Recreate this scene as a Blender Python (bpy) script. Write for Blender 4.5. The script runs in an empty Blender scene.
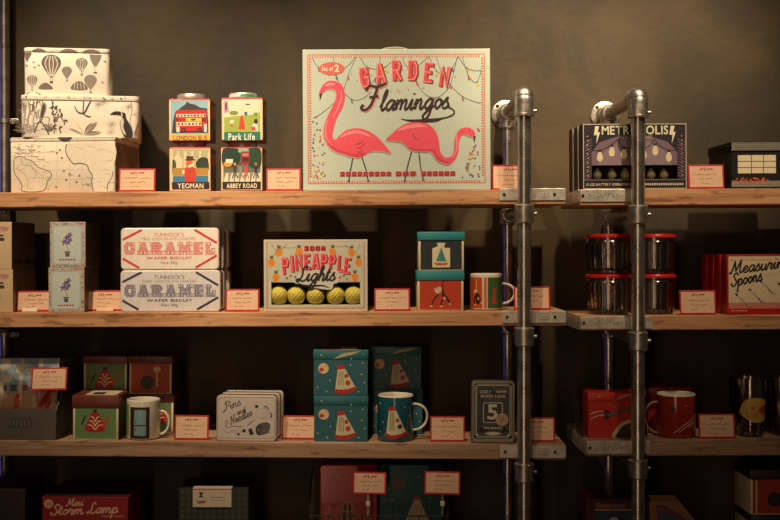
import bpy, math, random
from mathutils import Vector, Matrix
from mathutils.geometry import tessellate_polygon

random.seed(11)
PI = math.pi
SC = bpy.context.scene
COL = SC.collection

# ------------------------------------------------------------------ camera
DIST, FPX, U0, V0, EYE = 2.5, 1125.0, 375.0, 245.0, 1.6
cam_d = bpy.data.cameras.new('camera')
cam = bpy.data.objects.new('camera', cam_d)
COL.objects.link(cam)
cam.location = (0, -DIST, EYE)
cam.rotation_euler = (PI / 2, 0, 0)
cam_d.sensor_width = 36.0
cam_d.lens = 36.0 * FPX / 780.0
cam_d.shift_x = (390 - U0) / 780.0
cam_d.shift_y = -(260 - V0) / 780.0
cam_d.clip_start = 0.05
SC.camera = cam


def ray(u, v, y):
    t = (DIST + y) / FPX
    return (u - U0) * t, EYE - (v - V0) * t


def pv(z, y):
    return V0 - (z - EYE) * FPX / (DIST + y)


# ------------------------------------------------------------------ materials
def lin(h):
    h = h.lstrip('#')
    o = []
    for i in (0, 2, 4):
        c = int(h[i:i + 2], 16) / 255
        o.append(c / 12.92 if c <= .04045 else ((c + .055) / 1.055) ** 2.4)
    return (*o, 1)


_mats = {}


def mat(hexc, rough=.55, metal=0., vary=.10, scale=60., bump=0., coat=0.):
    key = (hexc, rough, metal, vary, scale, bump, coat)
    if key in _mats:
        return _mats[key]
    m = bpy.data.materials.new('surface_' + hexc.strip('#'))
    m.use_nodes = True
    nt = m.node_tree
    b = nt.nodes['Principled BSDF']
    b.inputs['Roughness'].default_value = rough
    b.inputs['Metallic'].default_value = metal
    if coat:
        b.inputs['Coat Weight'].default_value = coat
        b.inputs['Coat Roughness'].default_value = .12
    c = lin(hexc)
    tc = nt.nodes.new('ShaderNodeTexCoord')
    n = nt.nodes.new('ShaderNodeTexNoise')
    n.inputs['Scale'].default_value = scale
    n.inputs['Detail'].default_value = 3
    nt.links.new(tc.outputs['Object'], n.inputs['Vector'])
    r = nt.nodes.new('ShaderNodeValToRGB')
    r.color_ramp.elements[0].position = .3
    r.color_ramp.elements[1].position = .7
    r.color_ramp.elements[0].color = tuple(x * (1 - vary) for x in c[:3]) + (1,)
    r.color_ramp.elements[1].color = tuple(min(1, x * (1 + vary)) for x in c[:3]) + (1,)
    nt.links.new(n.outputs['Fac'], r.inputs['Fac'])
    nt.links.new(r.outputs['Color'], b.inputs['Base Color'])
    if bump:
        bp = nt.nodes.new('ShaderNodeBump')
        bp.inputs['Strength'].default_value = bump
        bp.inputs['Distance'].default_value = .002
        nt.links.new(n.outputs['Fac'], bp.inputs['Height'])
        nt.links.new(bp.outputs['Normal'], b.inputs['Normal'])
    _mats[key] = m
    return m


def ink(h):
    return mat(h, .5, 0, .05, 90)


def wood_mat(name, dark, mid, light, seed=0.):
    m = bpy.data.materials.new(name)
    m.use_nodes = True
    nt = m.node_tree
    b = nt.nodes['Principled BSDF']
    b.inputs['Roughness'].default_value = .6
    tc = nt.nodes.new('ShaderNodeTexCoord')
    mp = nt.nodes.new('ShaderNodeMapping')
    mp.inputs['Scale'].default_value = (2.2, 14, 46)
    mp.inputs['Location'].default_value = (seed, seed * .7, seed * .3)
    nt.links.new(tc.outputs['Object'], mp.inputs['Vector'])
    n = nt.nodes.new('ShaderNodeTexNoise')
    n.inputs['Scale'].default_value = 1.6
    n.inputs['Detail'].default_value = 7
    n.inputs['Distortion'].default_value = .9
    nt.links.new(mp.outputs['Vector'], n.inputs['Vector'])
    r = nt.nodes.new('ShaderNodeValToRGB')
    e = r.color_ramp.elements
    e[0].position, e[0].color = .28, lin(dark)
    e[1].position, e[1].color = .72, lin(light)
    q = e.new(.48)
    q.color = lin(mid)
    nt.links.new(n.outputs['Fac'], r.inputs['Fac'])
    # sparse dark knots and saw marks
    mp2 = nt.nodes.new('ShaderNodeMapping')
    mp2.inputs['Scale'].default_value = (14, 30, 60)
    mp2.inputs['Location'].default_value = (seed * 3, 1, seed)
    nt.links.new(tc.outputs['Object'], mp2.inputs['Vector'])
    n2 = nt.nodes.new('ShaderNodeTexNoise')
    n2.inputs['Scale'].default_value = 1.4
    n2.inputs['Detail'].default_value = 3
    nt.links.new(mp2.outputs['Vector'], n2.inputs['Vector'])
    r2 = nt.nodes.new('ShaderNodeValToRGB')
    r2.color_ramp.elements[0].position, r2.color_ramp.elements[0].color = .33, (.5, .42, .38, 1)
    r2.color_ramp.elements[1].position, r2.color_ramp.elements[1].color = .42, (1, 1, 1, 1)
    nt.links.new(n2.outputs['Fac'], r2.inputs['Fac'])
    mx = nt.nodes.new('ShaderNodeMixRGB')
    mx.blend_type = 'MULTIPLY'
    mx.inputs['Fac'].default_value = .8
    nt.links.new(r.outputs['Color'], mx.inputs['Color1'])
    nt.links.new(r2.outputs['Color'], mx.inputs['Color2'])
    nt.links.new(mx.outputs['Color'], b.inputs['Base Color'])
    bp = nt.nodes.new('ShaderNodeBump')
    bp.inputs['Strength'].default_value = .25
    bp.inputs['Distance'].default_value = .003
    nt.links.new(n.outputs['Fac'], bp.inputs['Height'])
    nt.links.new(bp.outputs['Normal'], b.inputs['Normal'])
    return m


def glass_mat(name, tint, strength=.5, rough=.04, ior=1.45):
    """thin clear glass or plastic: see-through with fresnel reflections"""
    m = bpy.data.materials.new(name)
    m.use_nodes = True
    nt = m.node_tree
    nt.nodes.remove(nt.nodes['Principled BSDF'])
    out = nt.nodes['Material Output']
    tr = nt.nodes.new('ShaderNodeBsdfTransparent')
    tr.inputs['Color'].default_value = lin(tint)
    gl = nt.nodes.new('ShaderNodeBsdfGlossy')
    gl.inputs['Roughness'].default_value = rough
    fr = nt.nodes.new('ShaderNodeFresnel')
    fr.inputs['IOR'].default_value = ior
    mu = nt.nodes.new('ShaderNodeMath')
    mu.operation = 'MULTIPLY'
    mu.inputs[1].default_value = strength
    nt.links.new(fr.outputs['Fac'], mu.inputs[0])
    mix = nt.nodes.new('ShaderNodeMixShader')
    nt.links.new(mu.outputs[0], mix.inputs['Fac'])
    nt.links.new(tr.outputs['BSDF'], mix.inputs[1])
    nt.links.new(gl.outputs['BSDF'], mix.inputs[2])
    nt.links.new(mix.outputs['Shader'], out.inputs['Surface'])
    return m


def wall_mat():
    m = bpy.data.materials.new('dark_mottled_plaster')
    m.use_nodes = True
    nt = m.node_tree
    b = nt.nodes['Principled BSDF']
    tc = nt.nodes.new('ShaderNodeTexCoord')
    n = nt.nodes.new('ShaderNodeTexNoise')
    n.inputs['Scale'].default_value = 2.6
    n.inputs['Detail'].default_value = 8
    n.inputs['Roughness'].default_value = .62
    n.inputs['Distortion'].default_value = .8
    nt.links.new(tc.outputs['Object'], n.inputs['Vector'])
    r = nt.nodes.new('ShaderNodeValToRGB')
    e = r.color_ramp.elements
    e[0].position, e[0].color = .3, lin('#211a0d')
    e[1].position, e[1].color = .72, lin('#53411d')
    nt.links.new(n.outputs['Fac'], r.inputs['Fac'])
    nt.links.new(r.outputs['Color'], b.inputs['Base Color'])
    n2 = nt.nodes.new('ShaderNodeTexNoise')
    n2.inputs['Scale'].default_value = 38
    n2.inputs['Detail'].default_value = 6
    nt.links.new(tc.outputs['Object'], n2.inputs['Vector'])
    bp = nt.nodes.new('ShaderNodeBump')
    bp.inputs['Strength'].default_value = .22
    bp.inputs['Distance'].default_value = .004
    nt.links.new(n2.outputs['Fac'], bp.inputs['Height'])
    nt.links.new(bp.outputs['Normal'], b.inputs['Normal'])
    b.inputs['Roughness'].default_value = .62
    return m


def metal_mat(name, a, c, rough, bump=.1, scale=45, metal=.93):
    m = bpy.data.materials.new(name)
    m.use_nodes = True
    nt = m.node_tree
    b = nt.nodes['Principled BSDF']
    b.inputs['Metallic'].default_value = metal
    tc = nt.nodes.new('ShaderNodeTexCoord')
    n = nt.nodes.new('ShaderNodeTexNoise')
    n.inputs['Scale'].default_value = scale
    n.inputs['Detail'].default_value = 5
    nt.links.new(tc.outputs['Object'], n.inputs['Vector'])
    r = nt.nodes.new('ShaderNodeValToRGB')
    r.color_ramp.elements[0].position, r.color_ramp.elements[0].color = .35, lin(a)
    r.color_ramp.elements[1].position, r.color_ramp.elements[1].color = .65, lin(c)
    nt.links.new(n.outputs['Fac'], r.inputs['Fac'])
    nt.links.new(r.outputs['Color'], b.inputs['Base Color'])
    r2 = nt.nodes.new('ShaderNodeMapRange')
    r2.inputs['To Min'].default_value = rough - .07
    r2.inputs['To Max'].default_value = rough + .1
    nt.links.new(n.outputs['Fac'], r2.inputs['Value'])
    nt.links.new(r2.outputs['Result'], b.inputs['Roughness'])
    bp = nt.nodes.new('ShaderNodeBump')
    bp.inputs['Strength'].default_value = bump
    bp.inputs['Distance'].default_value = .0015
    nt.links.new(n.outputs['Fac'], bp.inputs['Height'])
    nt.links.new(bp.outputs['Normal'], b.inputs['Normal'])
    return m


PIPE = metal_mat('steel_pipe', '#b9b4ad', '#dad5cc', .27, .015, 30)
CAST = metal_mat('galvanised_casting', '#b5afa5', '#dcd6ca', .36, .35, 70)
STRAP = metal_mat('galvanised_strap', '#cfc6b5', '#efe7d8', .4, .3, 60, .6)
WOOD = [wood_mat('pine_shelf_%d' % i, '#9c6a45', '#c69063', '#d8a97c', i * 3.7 + 1) for i in range(3)]
WOODS = [wood_mat('weathered_shelf_%d' % i, '#83634b', '#a58162', '#bf9b7e', i * 5.1 + 2) for i in range(2)]
CLEAR = glass_mat('clear_glass', '#fffdf8', 3.2, .13)
GLASSE = glass_mat('glass_edge', '#f8f2ea', 3.6, .13)
FILM = glass_mat('clear_plastic', '#fbfaf8', .55, .06)
WRAP = glass_mat('crinkled_wrap', '#f6f2ea', .9, .12)


# ------------------------------------------------------------------ mesh builder
class MB:
    def __init__(self):
        self.v, self.f, self.fm, self.sm, self.mats = [], [], [], [], []

    def mi(self, m):
        if m not in self.mats:
            self.mats.append(m)
        return self.mats.index(m)

    def add(self, verts, faces, m, smooth=False, xf=None):
        o = len(self.v)
        if xf is not None:
            verts = [xf @ Vector(p) for p in verts]
        self.v += [tuple(p) for p in verts]
        i = self.mi(m)
        for f in faces:
            self.f.append(tuple(o + k for k in f))
            self.fm.append(i)
            self.sm.append(smooth)

    def slab(self, poly, axis, a0, a1, m, bev=0., smooth=False, xf=None, capm=None):
        """extrude a convex-ish 2D polygon along an axis; bev rounds both end edges.
        axis 'y': poly in (x,z); 'z': poly in (x,y); 'x': poly in (y,z)"""
        cx = sum(p[0] for p in poly) / len(poly)
        cy = sum(p[1] for p in poly) / len(poly)
        hw = max(abs(p[0] - cx) for p in poly) or 1
        hh = max(abs(p[1] - cy) for p in poly) or 1

        def P(p, a):
            return {'y': (p[0], a, p[1]), 'z': (p[0], p[1], a), 'x': (a, p[0], p[1])}[axis]
        rings = []
        if bev > 0:
            prof = [(a0, bev), (a0 + bev * .3, bev * .3), (a0 + bev, 0), (a1 - bev, 0), (a1 - bev * .3, bev * .3), (a1, bev)]
        else:
            prof = [(a0, 0), (a1, 0)]
        for a, ins in prof:
            sx, sy = max(0, 1 - ins / hw), max(0, 1 - ins / hh)
            rings.append([P((cx + (p[0] - cx) * sx, cy + (p[1] - cy) * sy), a) for p in poly])
        n = len(poly)
        vs = [p for r in rings for p in r]
        fs = []
        for k in range(len(rings) - 1):
            for i in range(n):
                j = (i + 1) % n
                fs.append((k * n + i, k * n + j, (k + 1) * n + j, (k + 1) * n + i))
        self.add(vs, fs, m, smooth, xf)
        self.add(rings[0], [tuple(range(n))], capm or m, False, xf)
        self.add(rings[-1], [tuple(range(n))], capm or m, False, xf)

    def box(self, x0, x1, y0, y1, z0, z1, m, bev=.0012, r=None, xf=None):
        r = min(bev, (x1 - x0) * .3, (z1 - z0) * .3) if r is None else r
        self.slab(rrect(x0, x1, z0, z1, r, 3), 'y', y0, y1, m, min(bev, (y1 - y0) * .3), False, xf)

    def lathe(self, prof, m, seg=32, xf=None, rib=None, cap0=False, cap1=False):
        vs, fs = [], []
        n = len(prof)
        for s in range(seg):
            a = 2 * PI * s / seg
            for r, z in prof:
                rr = r + (rib(a, r, z) if rib else 0)
                vs.append((rr * math.cos(a), rr * math.sin(a), z))
        for s in range(seg):
            t = (s + 1) % seg
            for k in range(n - 1):
                fs.append((s * n + k, t * n + k, t * n + k + 1, s * n + k + 1))
        if cap0:
            fs.append(tuple(s * n for s in range(seg)))
        if cap1:
            fs.append(tuple(s * n + n - 1 for s in range(seg)))
        self.add(vs, fs, m, True, xf)

    def cyl(self, p0, p1, r, m, seg=24, bev=.0):
        p0, p1 = Vector(p0), Vector(p1)
        d = p1 - p0
        L = d.length
        q = Vector((0, 0, 1)).rotation_difference(d.normalized()).to_matrix().to_4x4()
        xf = Matrix.Translation(p0) @ q
        b = min(bev, r * .5, L * .4)
        prof = [(0, 0), (r - b, 0), (r, b), (r, L - b), (r - b, L), (0, L)] if b else [(0, 0), (r, 0), (r, L), (0, L)]
        self.lathe(prof, m, seg, xf)

    def tube(self, pts, r, m, seg=10, sx=1., closed=False):
        pts = [Vector(p) for p in pts]
        n = len(pts)
        vs, fs = [], []
        ref = Vector((0, 1, 0))
        for i, p in enumerate(pts):
            a = pts[(i - 1) % n] if (closed or i > 0) else p
            b = pts[(i + 1) % n] if (closed or i < n - 1) else p
            t = (b - a).normalized()
            rf = ref if abs(t.dot(ref)) < .9 else Vector((1, 0, 0))
            s = t.cross(rf).normalized()
            w = s.cross(t).normalized()
            for k in range(seg):
                an = 2 * PI * k / seg
                vs.append(p + s * (r * math.cos(an)) + w * (r * sx * math.sin(an)))
        for i in range(n if closed else n - 1):
            j = (i + 1) % n
            for k in range(seg):
                l = (k + 1) % seg
                fs.append((i * seg + k, i * seg + l, j * seg + l, j * seg + k))
        if not closed:
            fs.append(tuple(range(seg)))
            fs.append(tuple((n - 1) * seg + k for k in range(seg)))
        self.add(vs, fs, m, True)

    def build(self, name, parent=None, label=None):
        me = bpy.data.meshes.new(name)
        me.from_pydata(self.v, [], self.f)
        for m in self.mats:
            me.materials.append(m)
        me.polygons.foreach_set('material_index', self.fm)
        me.polygons.foreach_set('use_smooth', self.sm)
        me.update()
        try:
            me.set_sharp_from_angle(angle=math.radians(40))
        except Exception:
            pass
        o = bpy.data.objects.new(name, me)
        COL.objects.link(o)
        if parent:
            o.parent = parent
        if label:
            o['label'] = label
        return o


def rrect(x0, x1, y0, y1, r, seg=5):
    pts = []
    for cx, cy, a0 in ((x1 - r, y0 + r, -PI / 2), (x1 - r, y1 - r, 0), (x0 + r, y1 - r, PI / 2), (x0 + r, y0 + r, PI)):
        for k in range(seg + 1):
            a = a0 + PI / 2 * k / seg
            pts.append((cx + r * math.cos(a), cy + r * math.sin(a)))
    return pts


def tag(o, label, cat, group=None, kind=None):
    if label:
        o['label'] = label
    if cat:
        o['category'] = cat
    if group:
        o['group'] = group
    if kind:
        o['kind'] = kind
    return o


def thing(name, label, cat, loc, rot=(0, 0, 0), group=None):
    o = bpy.data.objects.new(name, None)
    o.empty_display_size = .02
    COL.objects.link(o)
    o.location = loc
    o.rotation_euler = rot
    return tag(o, label, cat, group)


# ------------------------------------------------------------------ lettering
_gl = {}


def load_glyphs():
    chars = "ABCDEFGHIJKLMNOPQRSTUVWXYZabcdefghijklmnopqrstuvwxyz0123456789&.'?"
    obs = []
    for off in (0., .022):
        for c in chars:
            cu = bpy.data.curves.new('glyph', 'FONT')
            cu.body = c
            cu.size = 1
            cu.offset = off
            cu.resolution_u = 3
            o = bpy.data.objects.new('glyph', cu)
            COL.objects.link(o)
            obs.append((c, off, o))
    bpy.context.view_layer.update()
    dg = bpy.context.evaluated_depsgraph_get()
    for c, off, o in obs:
        ev = o.evaluated_get(dg)
        me = ev.to_mesh()
        _gl[(c, off > 0)] = ([(v.co.x, v.co.y) for v in me.vertices], [tuple(p.vertices) for p in me.polygons])
        ev.to_mesh_clear()
    for c, off, o in obs:
        cu = o.data
        bpy.data.objects.remove(o)
        bpy.data.curves.remove(cu)


load_glyphs()


def catmull(pts, n=6, closed=False):
    if len(pts) < 3:
        return pts
    out = []
    N = len(pts)
    rng = range(N) if closed else range(N - 1)
    for i in rng:
        if closed:
            p0, p1, p2, p3 = pts[(i - 1) % N], pts[i], pts[(i + 1) % N], pts[(i + 2) % N]
        else:
            p0, p1, p2, p3 = pts[max(i - 1, 0)], pts[i], pts[i + 1], pts[min(i + 2, N - 1)]
        for k in range(n):
            t = k / n
            out.append(tuple(.5 * (2 * p1[d] + (p2[d] - p0[d]) * t + (2 * p0[d] - 5 * p1[d] + 4 * p2[d] - p3[d]) * t * t
                                   + (3 * p1[d] - p0[d] - 3 * p2[d] + p3[d]) * t ** 3) for d in (0, 1)))
    if not closed:
        out.append(pts[-1])
    return out


SCRIPT = {
    'a': (1.05, [[(.85, .8), (.5, 1), (.12, .5), (.35, 0), (.7, .35), (.86, 1)], [(.86, 1), (.8, .25), (.95, .02), (1.12, .3)]]),
    'd': (1.05, [[(.85, .8), (.5, 1), (.12, .5), (.35, 0), (.7, .35), (.86, 1)], [(.92, 2), (.84, 1), (.8, .25), (.95, .02), (1.12, .3)]]),
    'e': (.85, [[(0, .3), (.4, .45), (.68, .75), (.45, 1), (.14, .6), (.22, .1), (.55, .0), (.9, .35)]]),
    'g': (1.05, [[(.85, .8), (.5, 1), (.12, .5), (.35, 0), (.7, .35), (.86, 1)], [(.86, 1), (.82, -.4), (.5, -1), (.15, -.7), (.5, -.2), (1.12, .3)]]),
    'h': (1.0, [[(0, .3), (.38, 1.5), (.32, 2), (.14, 1.5), (.14, 0)], [(.15, .5), (.5, 1), (.7, .75), (.66, .2), (.82, 0), (1.05, .3)]]),
    'i': (.55, [[(0, .35), (.22, 1), (.18, .25), (.34, 0), (.58, .3)], [(.26, 1.45), (.28, 1.6)]]),
    'l': (.55, [[(0, .3), (.38, 1.5), (.32, 2), (.15, 1.5), (.15, .3), (.34, 0), (.58, .3)]]),
    'm': (1.5, [[(0, .4), (.18, 1), (.2, .5), (.17, 0)], [(.19, .5), (.5, 1), (.65, .75), (.62, 0)], [(.63, .5), (.95, 1), (1.12, .75), (1.1, .2), (1.26, 0), (1.52, .3)]]),
    'n': (1.05, [[(0, .4), (.18, 1), (.2, .5), (.17, 0)], [(.19, .5), (.5, 1), (.68, .75), (.66, .2), (.82, 0), (1.08, .3)]]),
    'o': (.9, [[(.5, 1), (.14, .6), (.4, 0), (.8, .5), (.5, 1)], [(.64, .9), (.78, .74), (.98, .72)]]),
    'p': (1.0, [[(0, .4), (.2, 1), (.16, -.2), (.1, -1)], [(.18, .5), (.5, 1), (.82, .6), (.6, .05), (.25, .12)], [(.6, .05), (1.02, .3)]]),
    'r': (.85, [[(0, .35), (.2, 1.1), (.3, .85), (.62, .9), (.52, .3), (.66, 0), (.88, .3)]]),
    's': (.8, [[(0, .25), (.42, 1.08), (.44, .75), (.68, .35), (.4, 0), (.08, .15)], [(.5, .05), (.82, .3)]]),
    't': (.6, [[(0, .3), (.3, 1.7), (.2, .4), (.38, 0), (.62, .3)], [(-.06, 1.12), (.55, 1.18)]]),
    'u': (1.0, [[(0, .4), (.15, 1), (.12, .3), (.35, 0), (.68, .4), (.74, 1)], [(.74, 1), (.72, .25), (.86, 0), (1.05, .3)]]),
    'v': (.85, [[(0, .7), (.15, 1), (.35, 0), (.7, .9), (.9, .8)]]),
    'F': (1.15, [[(-.15, 1.55), (.1, 1.95), (.8, 1.85), (1.5, 2.1)], [(.8, 1.85), (.62, .5), (.2, 0), (-.2, .15), (-.1, .45)], [(.3, 1.0), (1.05, 1.1)]]),
    'L': (1.2, [[(.95, 1.6), (.75, 2.05), (.42, 1.6), (.5, .7), (.1, 0), (-.15, .2), (.2, .3), (.7, 0), (1.25, .3)]]),
    'M': (1.75, [[(-.2, .3), (0, 0), (.25, .9), (.38, 1.95)], [(.38, 1.95), (.72, .3)], [(.72, .3), (1.3, 2)], [(1.3, 2), (1.32, .4), (1.5, 0), (1.78, .3)]]),
    'N': (1.3, [[(-.2, .2), (0, 0), (.25, 1.9)], [(.25, 1.9), (.85, .05)], [(.85, .05), (1.1, 1.8), (1.35, 2)]]),
    'P': (1.15, [[(.38, 1.9), (.3, .5), (0, 0), (-.15, .3)], [(0, 1.4), (.4, 2), (1.05, 1.75), (.85, 1.05), (.38, 1)]]),
    'S': (1.05, [[(1.05, 1.55), (.75, 2), (.3, 1.6), (.55, 1.1), (.85, .5), (.4, 0), (-.1, .3), (.1, .5)]]),
    'W': (1.3, [[(0, 1.9), (.3, 0)], [(.3, 0), (.65, 1.6)], [(.65, 1.6), (.95, 0)], [(.95, 0), (1.35, 2)]]),
}

BLOCK = {  # skeleton capitals in a unit box, y up
    'A': [[(0, 0), (.4, 1), (.6, 1), (1, 0)], [(.18, .33), (.82, .33)]],
    'B': [[(0, 0), (0, 1), (.75, 1), (.95, .78), (.75, .53), (0, .53)], [(.75, .53), (1, .27), (.75, 0), (0, 0)]],
    'C': [[(1, .75), (.8, 1), (.2, 1), (0, .75), (0, .25), (.2, 0), (.8, 0), (1, .25)]],
    'D': [[(0, 0), (0, 1), (.7, 1), (1, .75), (1, .25), (.7, 0), (0, 0)]],
    'E': [[(1, 1), (0, 1), (0, 0), (1, 0)], [(0, .52), (.75, .52)]],
    'G': [[(1, .75), (.8, 1), (.2, 1), (0, .75), (0, .25), (.2, 0), (.8, 0), (1, .25), (1, .48), (.6, .48)]],
    'I': [[(.5, 0), (.5, 1)]],
    'L': [[(0, 1), (0, 0), (1, 0)]],
    'M': [[(0, 0), (0, 1), (.5, .35), (1, 1), (1, 0)]],
    'N': [[(0, 0), (0, 1), (1, 0), (1, 1)]],
    'O': [[(.2, 0), (0, .25), (0, .75), (.2, 1), (.8, 1), (1, .75), (1, .25), (.8, 0), (.2, 0)]],
    'P': [[(0, 0), (0, 1), (.75, 1), (1, .78), (.75, .5), (0, .5)]],
    'R': [[(0, 0), (0, 1), (.75, 1), (1, .78), (.75, .5), (0, .5)], [(.5, .5), (1, 0)]],
    'S': [[(1, .8), (.8, 1), (.2, 1), (0, .78), (.2, .55), (.8, .45), (1, .22), (.8, 0), (.2, 0), (0, .2)]],
    'T': [[(0, 1), (1, 1)], [(.5, 1), (.5, 0)]],
}
SERIF = {
    'C': [[(1, .98), (1, .64)], [(1, .2), (1, .1)]],
    'A': [[(-.12, 0), (.2, 0)], [(.8, 0), (1.12, 0)], [(.2, 1), (.6, 1)]],
    'R': [[(-.15, 0), (.2, 0)], [(-.15, 1), (.1, 1)], [(.85, 0), (1.15, 0)]],
    'M': [[(-.15, 0), (.15, 0)], [(.85, 0), (1.15, 0)], [(-.15, 1), (.05, 1)], [(.95, 1), (1.15, 1)]],
    'E': [[(-.15, 1), (0, 1)], [(-.15, 0), (0, 0)], [(1, 1), (1, .75)], [(1, 0), (1, .25)], [(.72, .66), (.72, .38)]],
    'L': [[(-.15, 1), (.25, 1)], [(-.15, 0), (0, 0)], [(1, 0), (1, .3)]],
}


def clip_u(poly, at, sgn):
    out = []
    for i, p in enumerate(poly):
        q = poly[(i + 1) % len(poly)]
        a, b = (p[0] - at) * sgn, (q[0] - at) * sgn
        if a >= 0:
            out.append((p[0], p[1]))
        if (a > 0 > b) or (a < 0 < b):
            t = a / (a - b)
            out.append((p[0] + (q[0] - p[0]) * t, p[1] + (q[1] - p[1]) * t))
    return out


class Art:
    """flat printed artwork laid on one surface of a mesh: fn(u, v, level) -> point"""

    def __init__(self, m, fn):
        self.m, self.fn, self.l = m, fn, 1
        self.k = 0
        self.strip = 0

    def up(self, k=1):
        self.l += k
        return self

    def _put(self, pts, faces, c, rise=0.):
        c = ink(c) if isinstance(c, str) else c
        self.k += 1
        lv = self.l * .2 + self.k * .02
        if self.strip:
            P2, F2 = [], []
            for f in faces:
                q = [pts[i] for i in f]
                lo, hi = min(p[0] for p in q), max(p[0] for p in q)
                for n in range(int(lo // self.strip), int(hi // self.strip) + 1):
                    c2 = clip_u(clip_u(q, n * self.strip, 1), (n + 1) * self.strip, -1)
                    if len(c2) > 2:
                        F2.append(tuple(range(len(P2), len(P2) + len(c2))))
                        P2 += c2
            pts, faces = P2, F2
        n = len(pts)
        self.m.add([self.fn(p[0], p[1], lv + rise * i / n) for i, p in enumerate(pts)], faces, c)

    def poly(self, pts, c):
        tri = tessellate_polygon([[Vector((p[0], p[1], 0)) for p in pts]])
        self._put(pts, [tuple(t) for t in tri], c)

    def blob(self, pts, c, n=5):
        self.poly(catmull(pts, n, True), c)

    def rect(self, u0, v0, u1, v1, c, n=1):
        pts, fs = [], []
        for i in range(n + 1):
            u = u0 + (u1 - u0) * i / n
            pts += [(u, v0), (u, v1)]
        for i in range(n):
            fs.append((2 * i, 2 * i + 2, 2 * i + 3, 2 * i + 1))
        self._put(pts, fs, c)

    def rr(self, u0, v0, u1, v1, r, c):
        self.poly(rrect(u0, u1, v0, v1, r, 4), c)

    def frame(self, u0, v0, u1, v1, w, c):
        self.rect(u0, v0, u1, v0 + w, c)
        self.rect(u0, v1 - w, u1, v1, c)
        self.rect(u0, v0 + w, u0 + w, v1 - w, c)
        self.rect(u1 - w, v0 + w, u1, v1 - w, c)

    def rrframe(self, u0, v0, u1, v1, r, w, c):
        p = rrect(u0, u1, v0, v1, r, 4)
        self.line(p + p[:1], w, c, False)

    def ell(self, u, v, a, b, c, n=16, rot=0.):
        cr, sr = math.cos(rot), math.sin(rot)
        pts = []
        for k in range(n):
            x, y = a * math.cos(2 * PI * k / n), b * math.sin(2 * PI * k / n)
            pts.append((u + x * cr - y * sr, v + x * sr + y * cr))
        self._put(pts, [tuple(range(n))], c)

    def star(self, u, v, r, c, n=4, inner=.3):
        pts = []
        for k in range(2 * n):
            a = PI * k / n
            q = r if k % 2 == 0 else r * inner
            pts.append((u + q * math.sin(a), v - q * math.cos(a)))
        self.poly(pts, c)

    def line(self, pts, w, c, smooth=True, taper=False):
        if smooth and len(pts) > 2:
            pts = catmull(pts, 5)
        n = len(pts)
        vs, fs = [], []
        for i, p in enumerate(pts):
            a, b = pts[max(i - 1, 0)], pts[min(i + 1, n - 1)]
            if not smooth and 0 < i < n - 1:
                d1 = (p[0] - a[0], p[1] - a[1])
                d2 = (b[0] - p[0], b[1] - p[1])
                l1, l2 = math.hypot(*d1) or 1, math.hypot(*d2) or 1
                t = (d1[0] / l1 + d2[0] / l2, d1[1] / l1 + d2[1] / l2)
                tl = math.hypot(*t) or 1
                k = min(1.8, 2 / max(tl, .5))
            else:
                t = (b[0] - a[0], b[1] - a[1])
                tl = math.hypot(*t) or 1
                k = 1
            q = w / 2 * k
            if taper:
                q *= .35 + .65 * math.sin(PI * i / max(n - 1, 1))
            nx, ny = -t[1] / tl * q, t[0] / tl * q
            vs += [(p[0] + nx, p[1] + ny), (p[0] - nx, p[1] - ny)]
        for i in range(n - 1):
            fs.append((2 * i, 2 * i + 1, 2 * i + 3, 2 * i + 2))
        self._put(vs, fs, c, .3 if not self.strip else 0.)

    def text(self, s, u0, v0, u1, v1, c, bold=True, shear=0., rot=0.):
        """Fit a line of type into the box u0..u1, v0 (top)..v1 (bottom)."""
        x = 0.
        V, Fc = [], []
        for ch in s:
            if ch == ' ':
                x += .32
                continue
            vs, fs = _gl[(ch, bold)]
            lo, hi = min(p[0] for p in vs), max(p[0] for p in vs)
            o = len(V)
            V += [(p[0] - lo + x + p[1] * shear, p[1]) for p in vs]
            Fc += [tuple(o + k for k in f) for f in fs]
            x += hi - lo + .09
        lx, hx = min(p[0] for p in V), max(p[0] for p in V)
        ly, hy = min(p[1] for p in V), max(p[1] for p in V)
        cu, cv = (u0 + u1) / 2, (v0 + v1) / 2
        cr, sr = math.cos(rot), math.sin(rot)
        pts = []
        for p in V:
            a = (p[0] - lx) / (hx - lx) * (u1 - u0) + u0 - cu
            b = v1 - (p[1] - ly) / (hy - ly) * (v1 - v0) - cv
            pts.append((cu + a * cr - b * sr, cv + a * sr + b * cr))
        self._put(pts, Fc, c)

    def script(self, s, u, v, xh, c, w, rot=0., shear=.3, xs=.8, end=None):
        """joined handwriting; u,v = start of baseline, xh = x-height"""
        if end is not None:
            tot = sum(SCRIPT[ch][0] if ch != ' ' else .6 for ch in s)
            xs = (end - u) / (tot * xh)
        x = 0.
        cr, sr = math.cos(rot), math.sin(rot)
        for ch in s:
            if ch == ' ':
                x += .6
                continue
            adv, st = SCRIPT[ch]
            for k in st:
                pts = []
                for p in k:
                    a = ((x + p[0]) * xs + p[1] * shear) * xh
                    b = -p[1] * xh
                    pts.append((u + a * cr - b * sr, v + a * sr + b * cr))
                self.line(pts, w, c)
            x += adv

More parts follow.
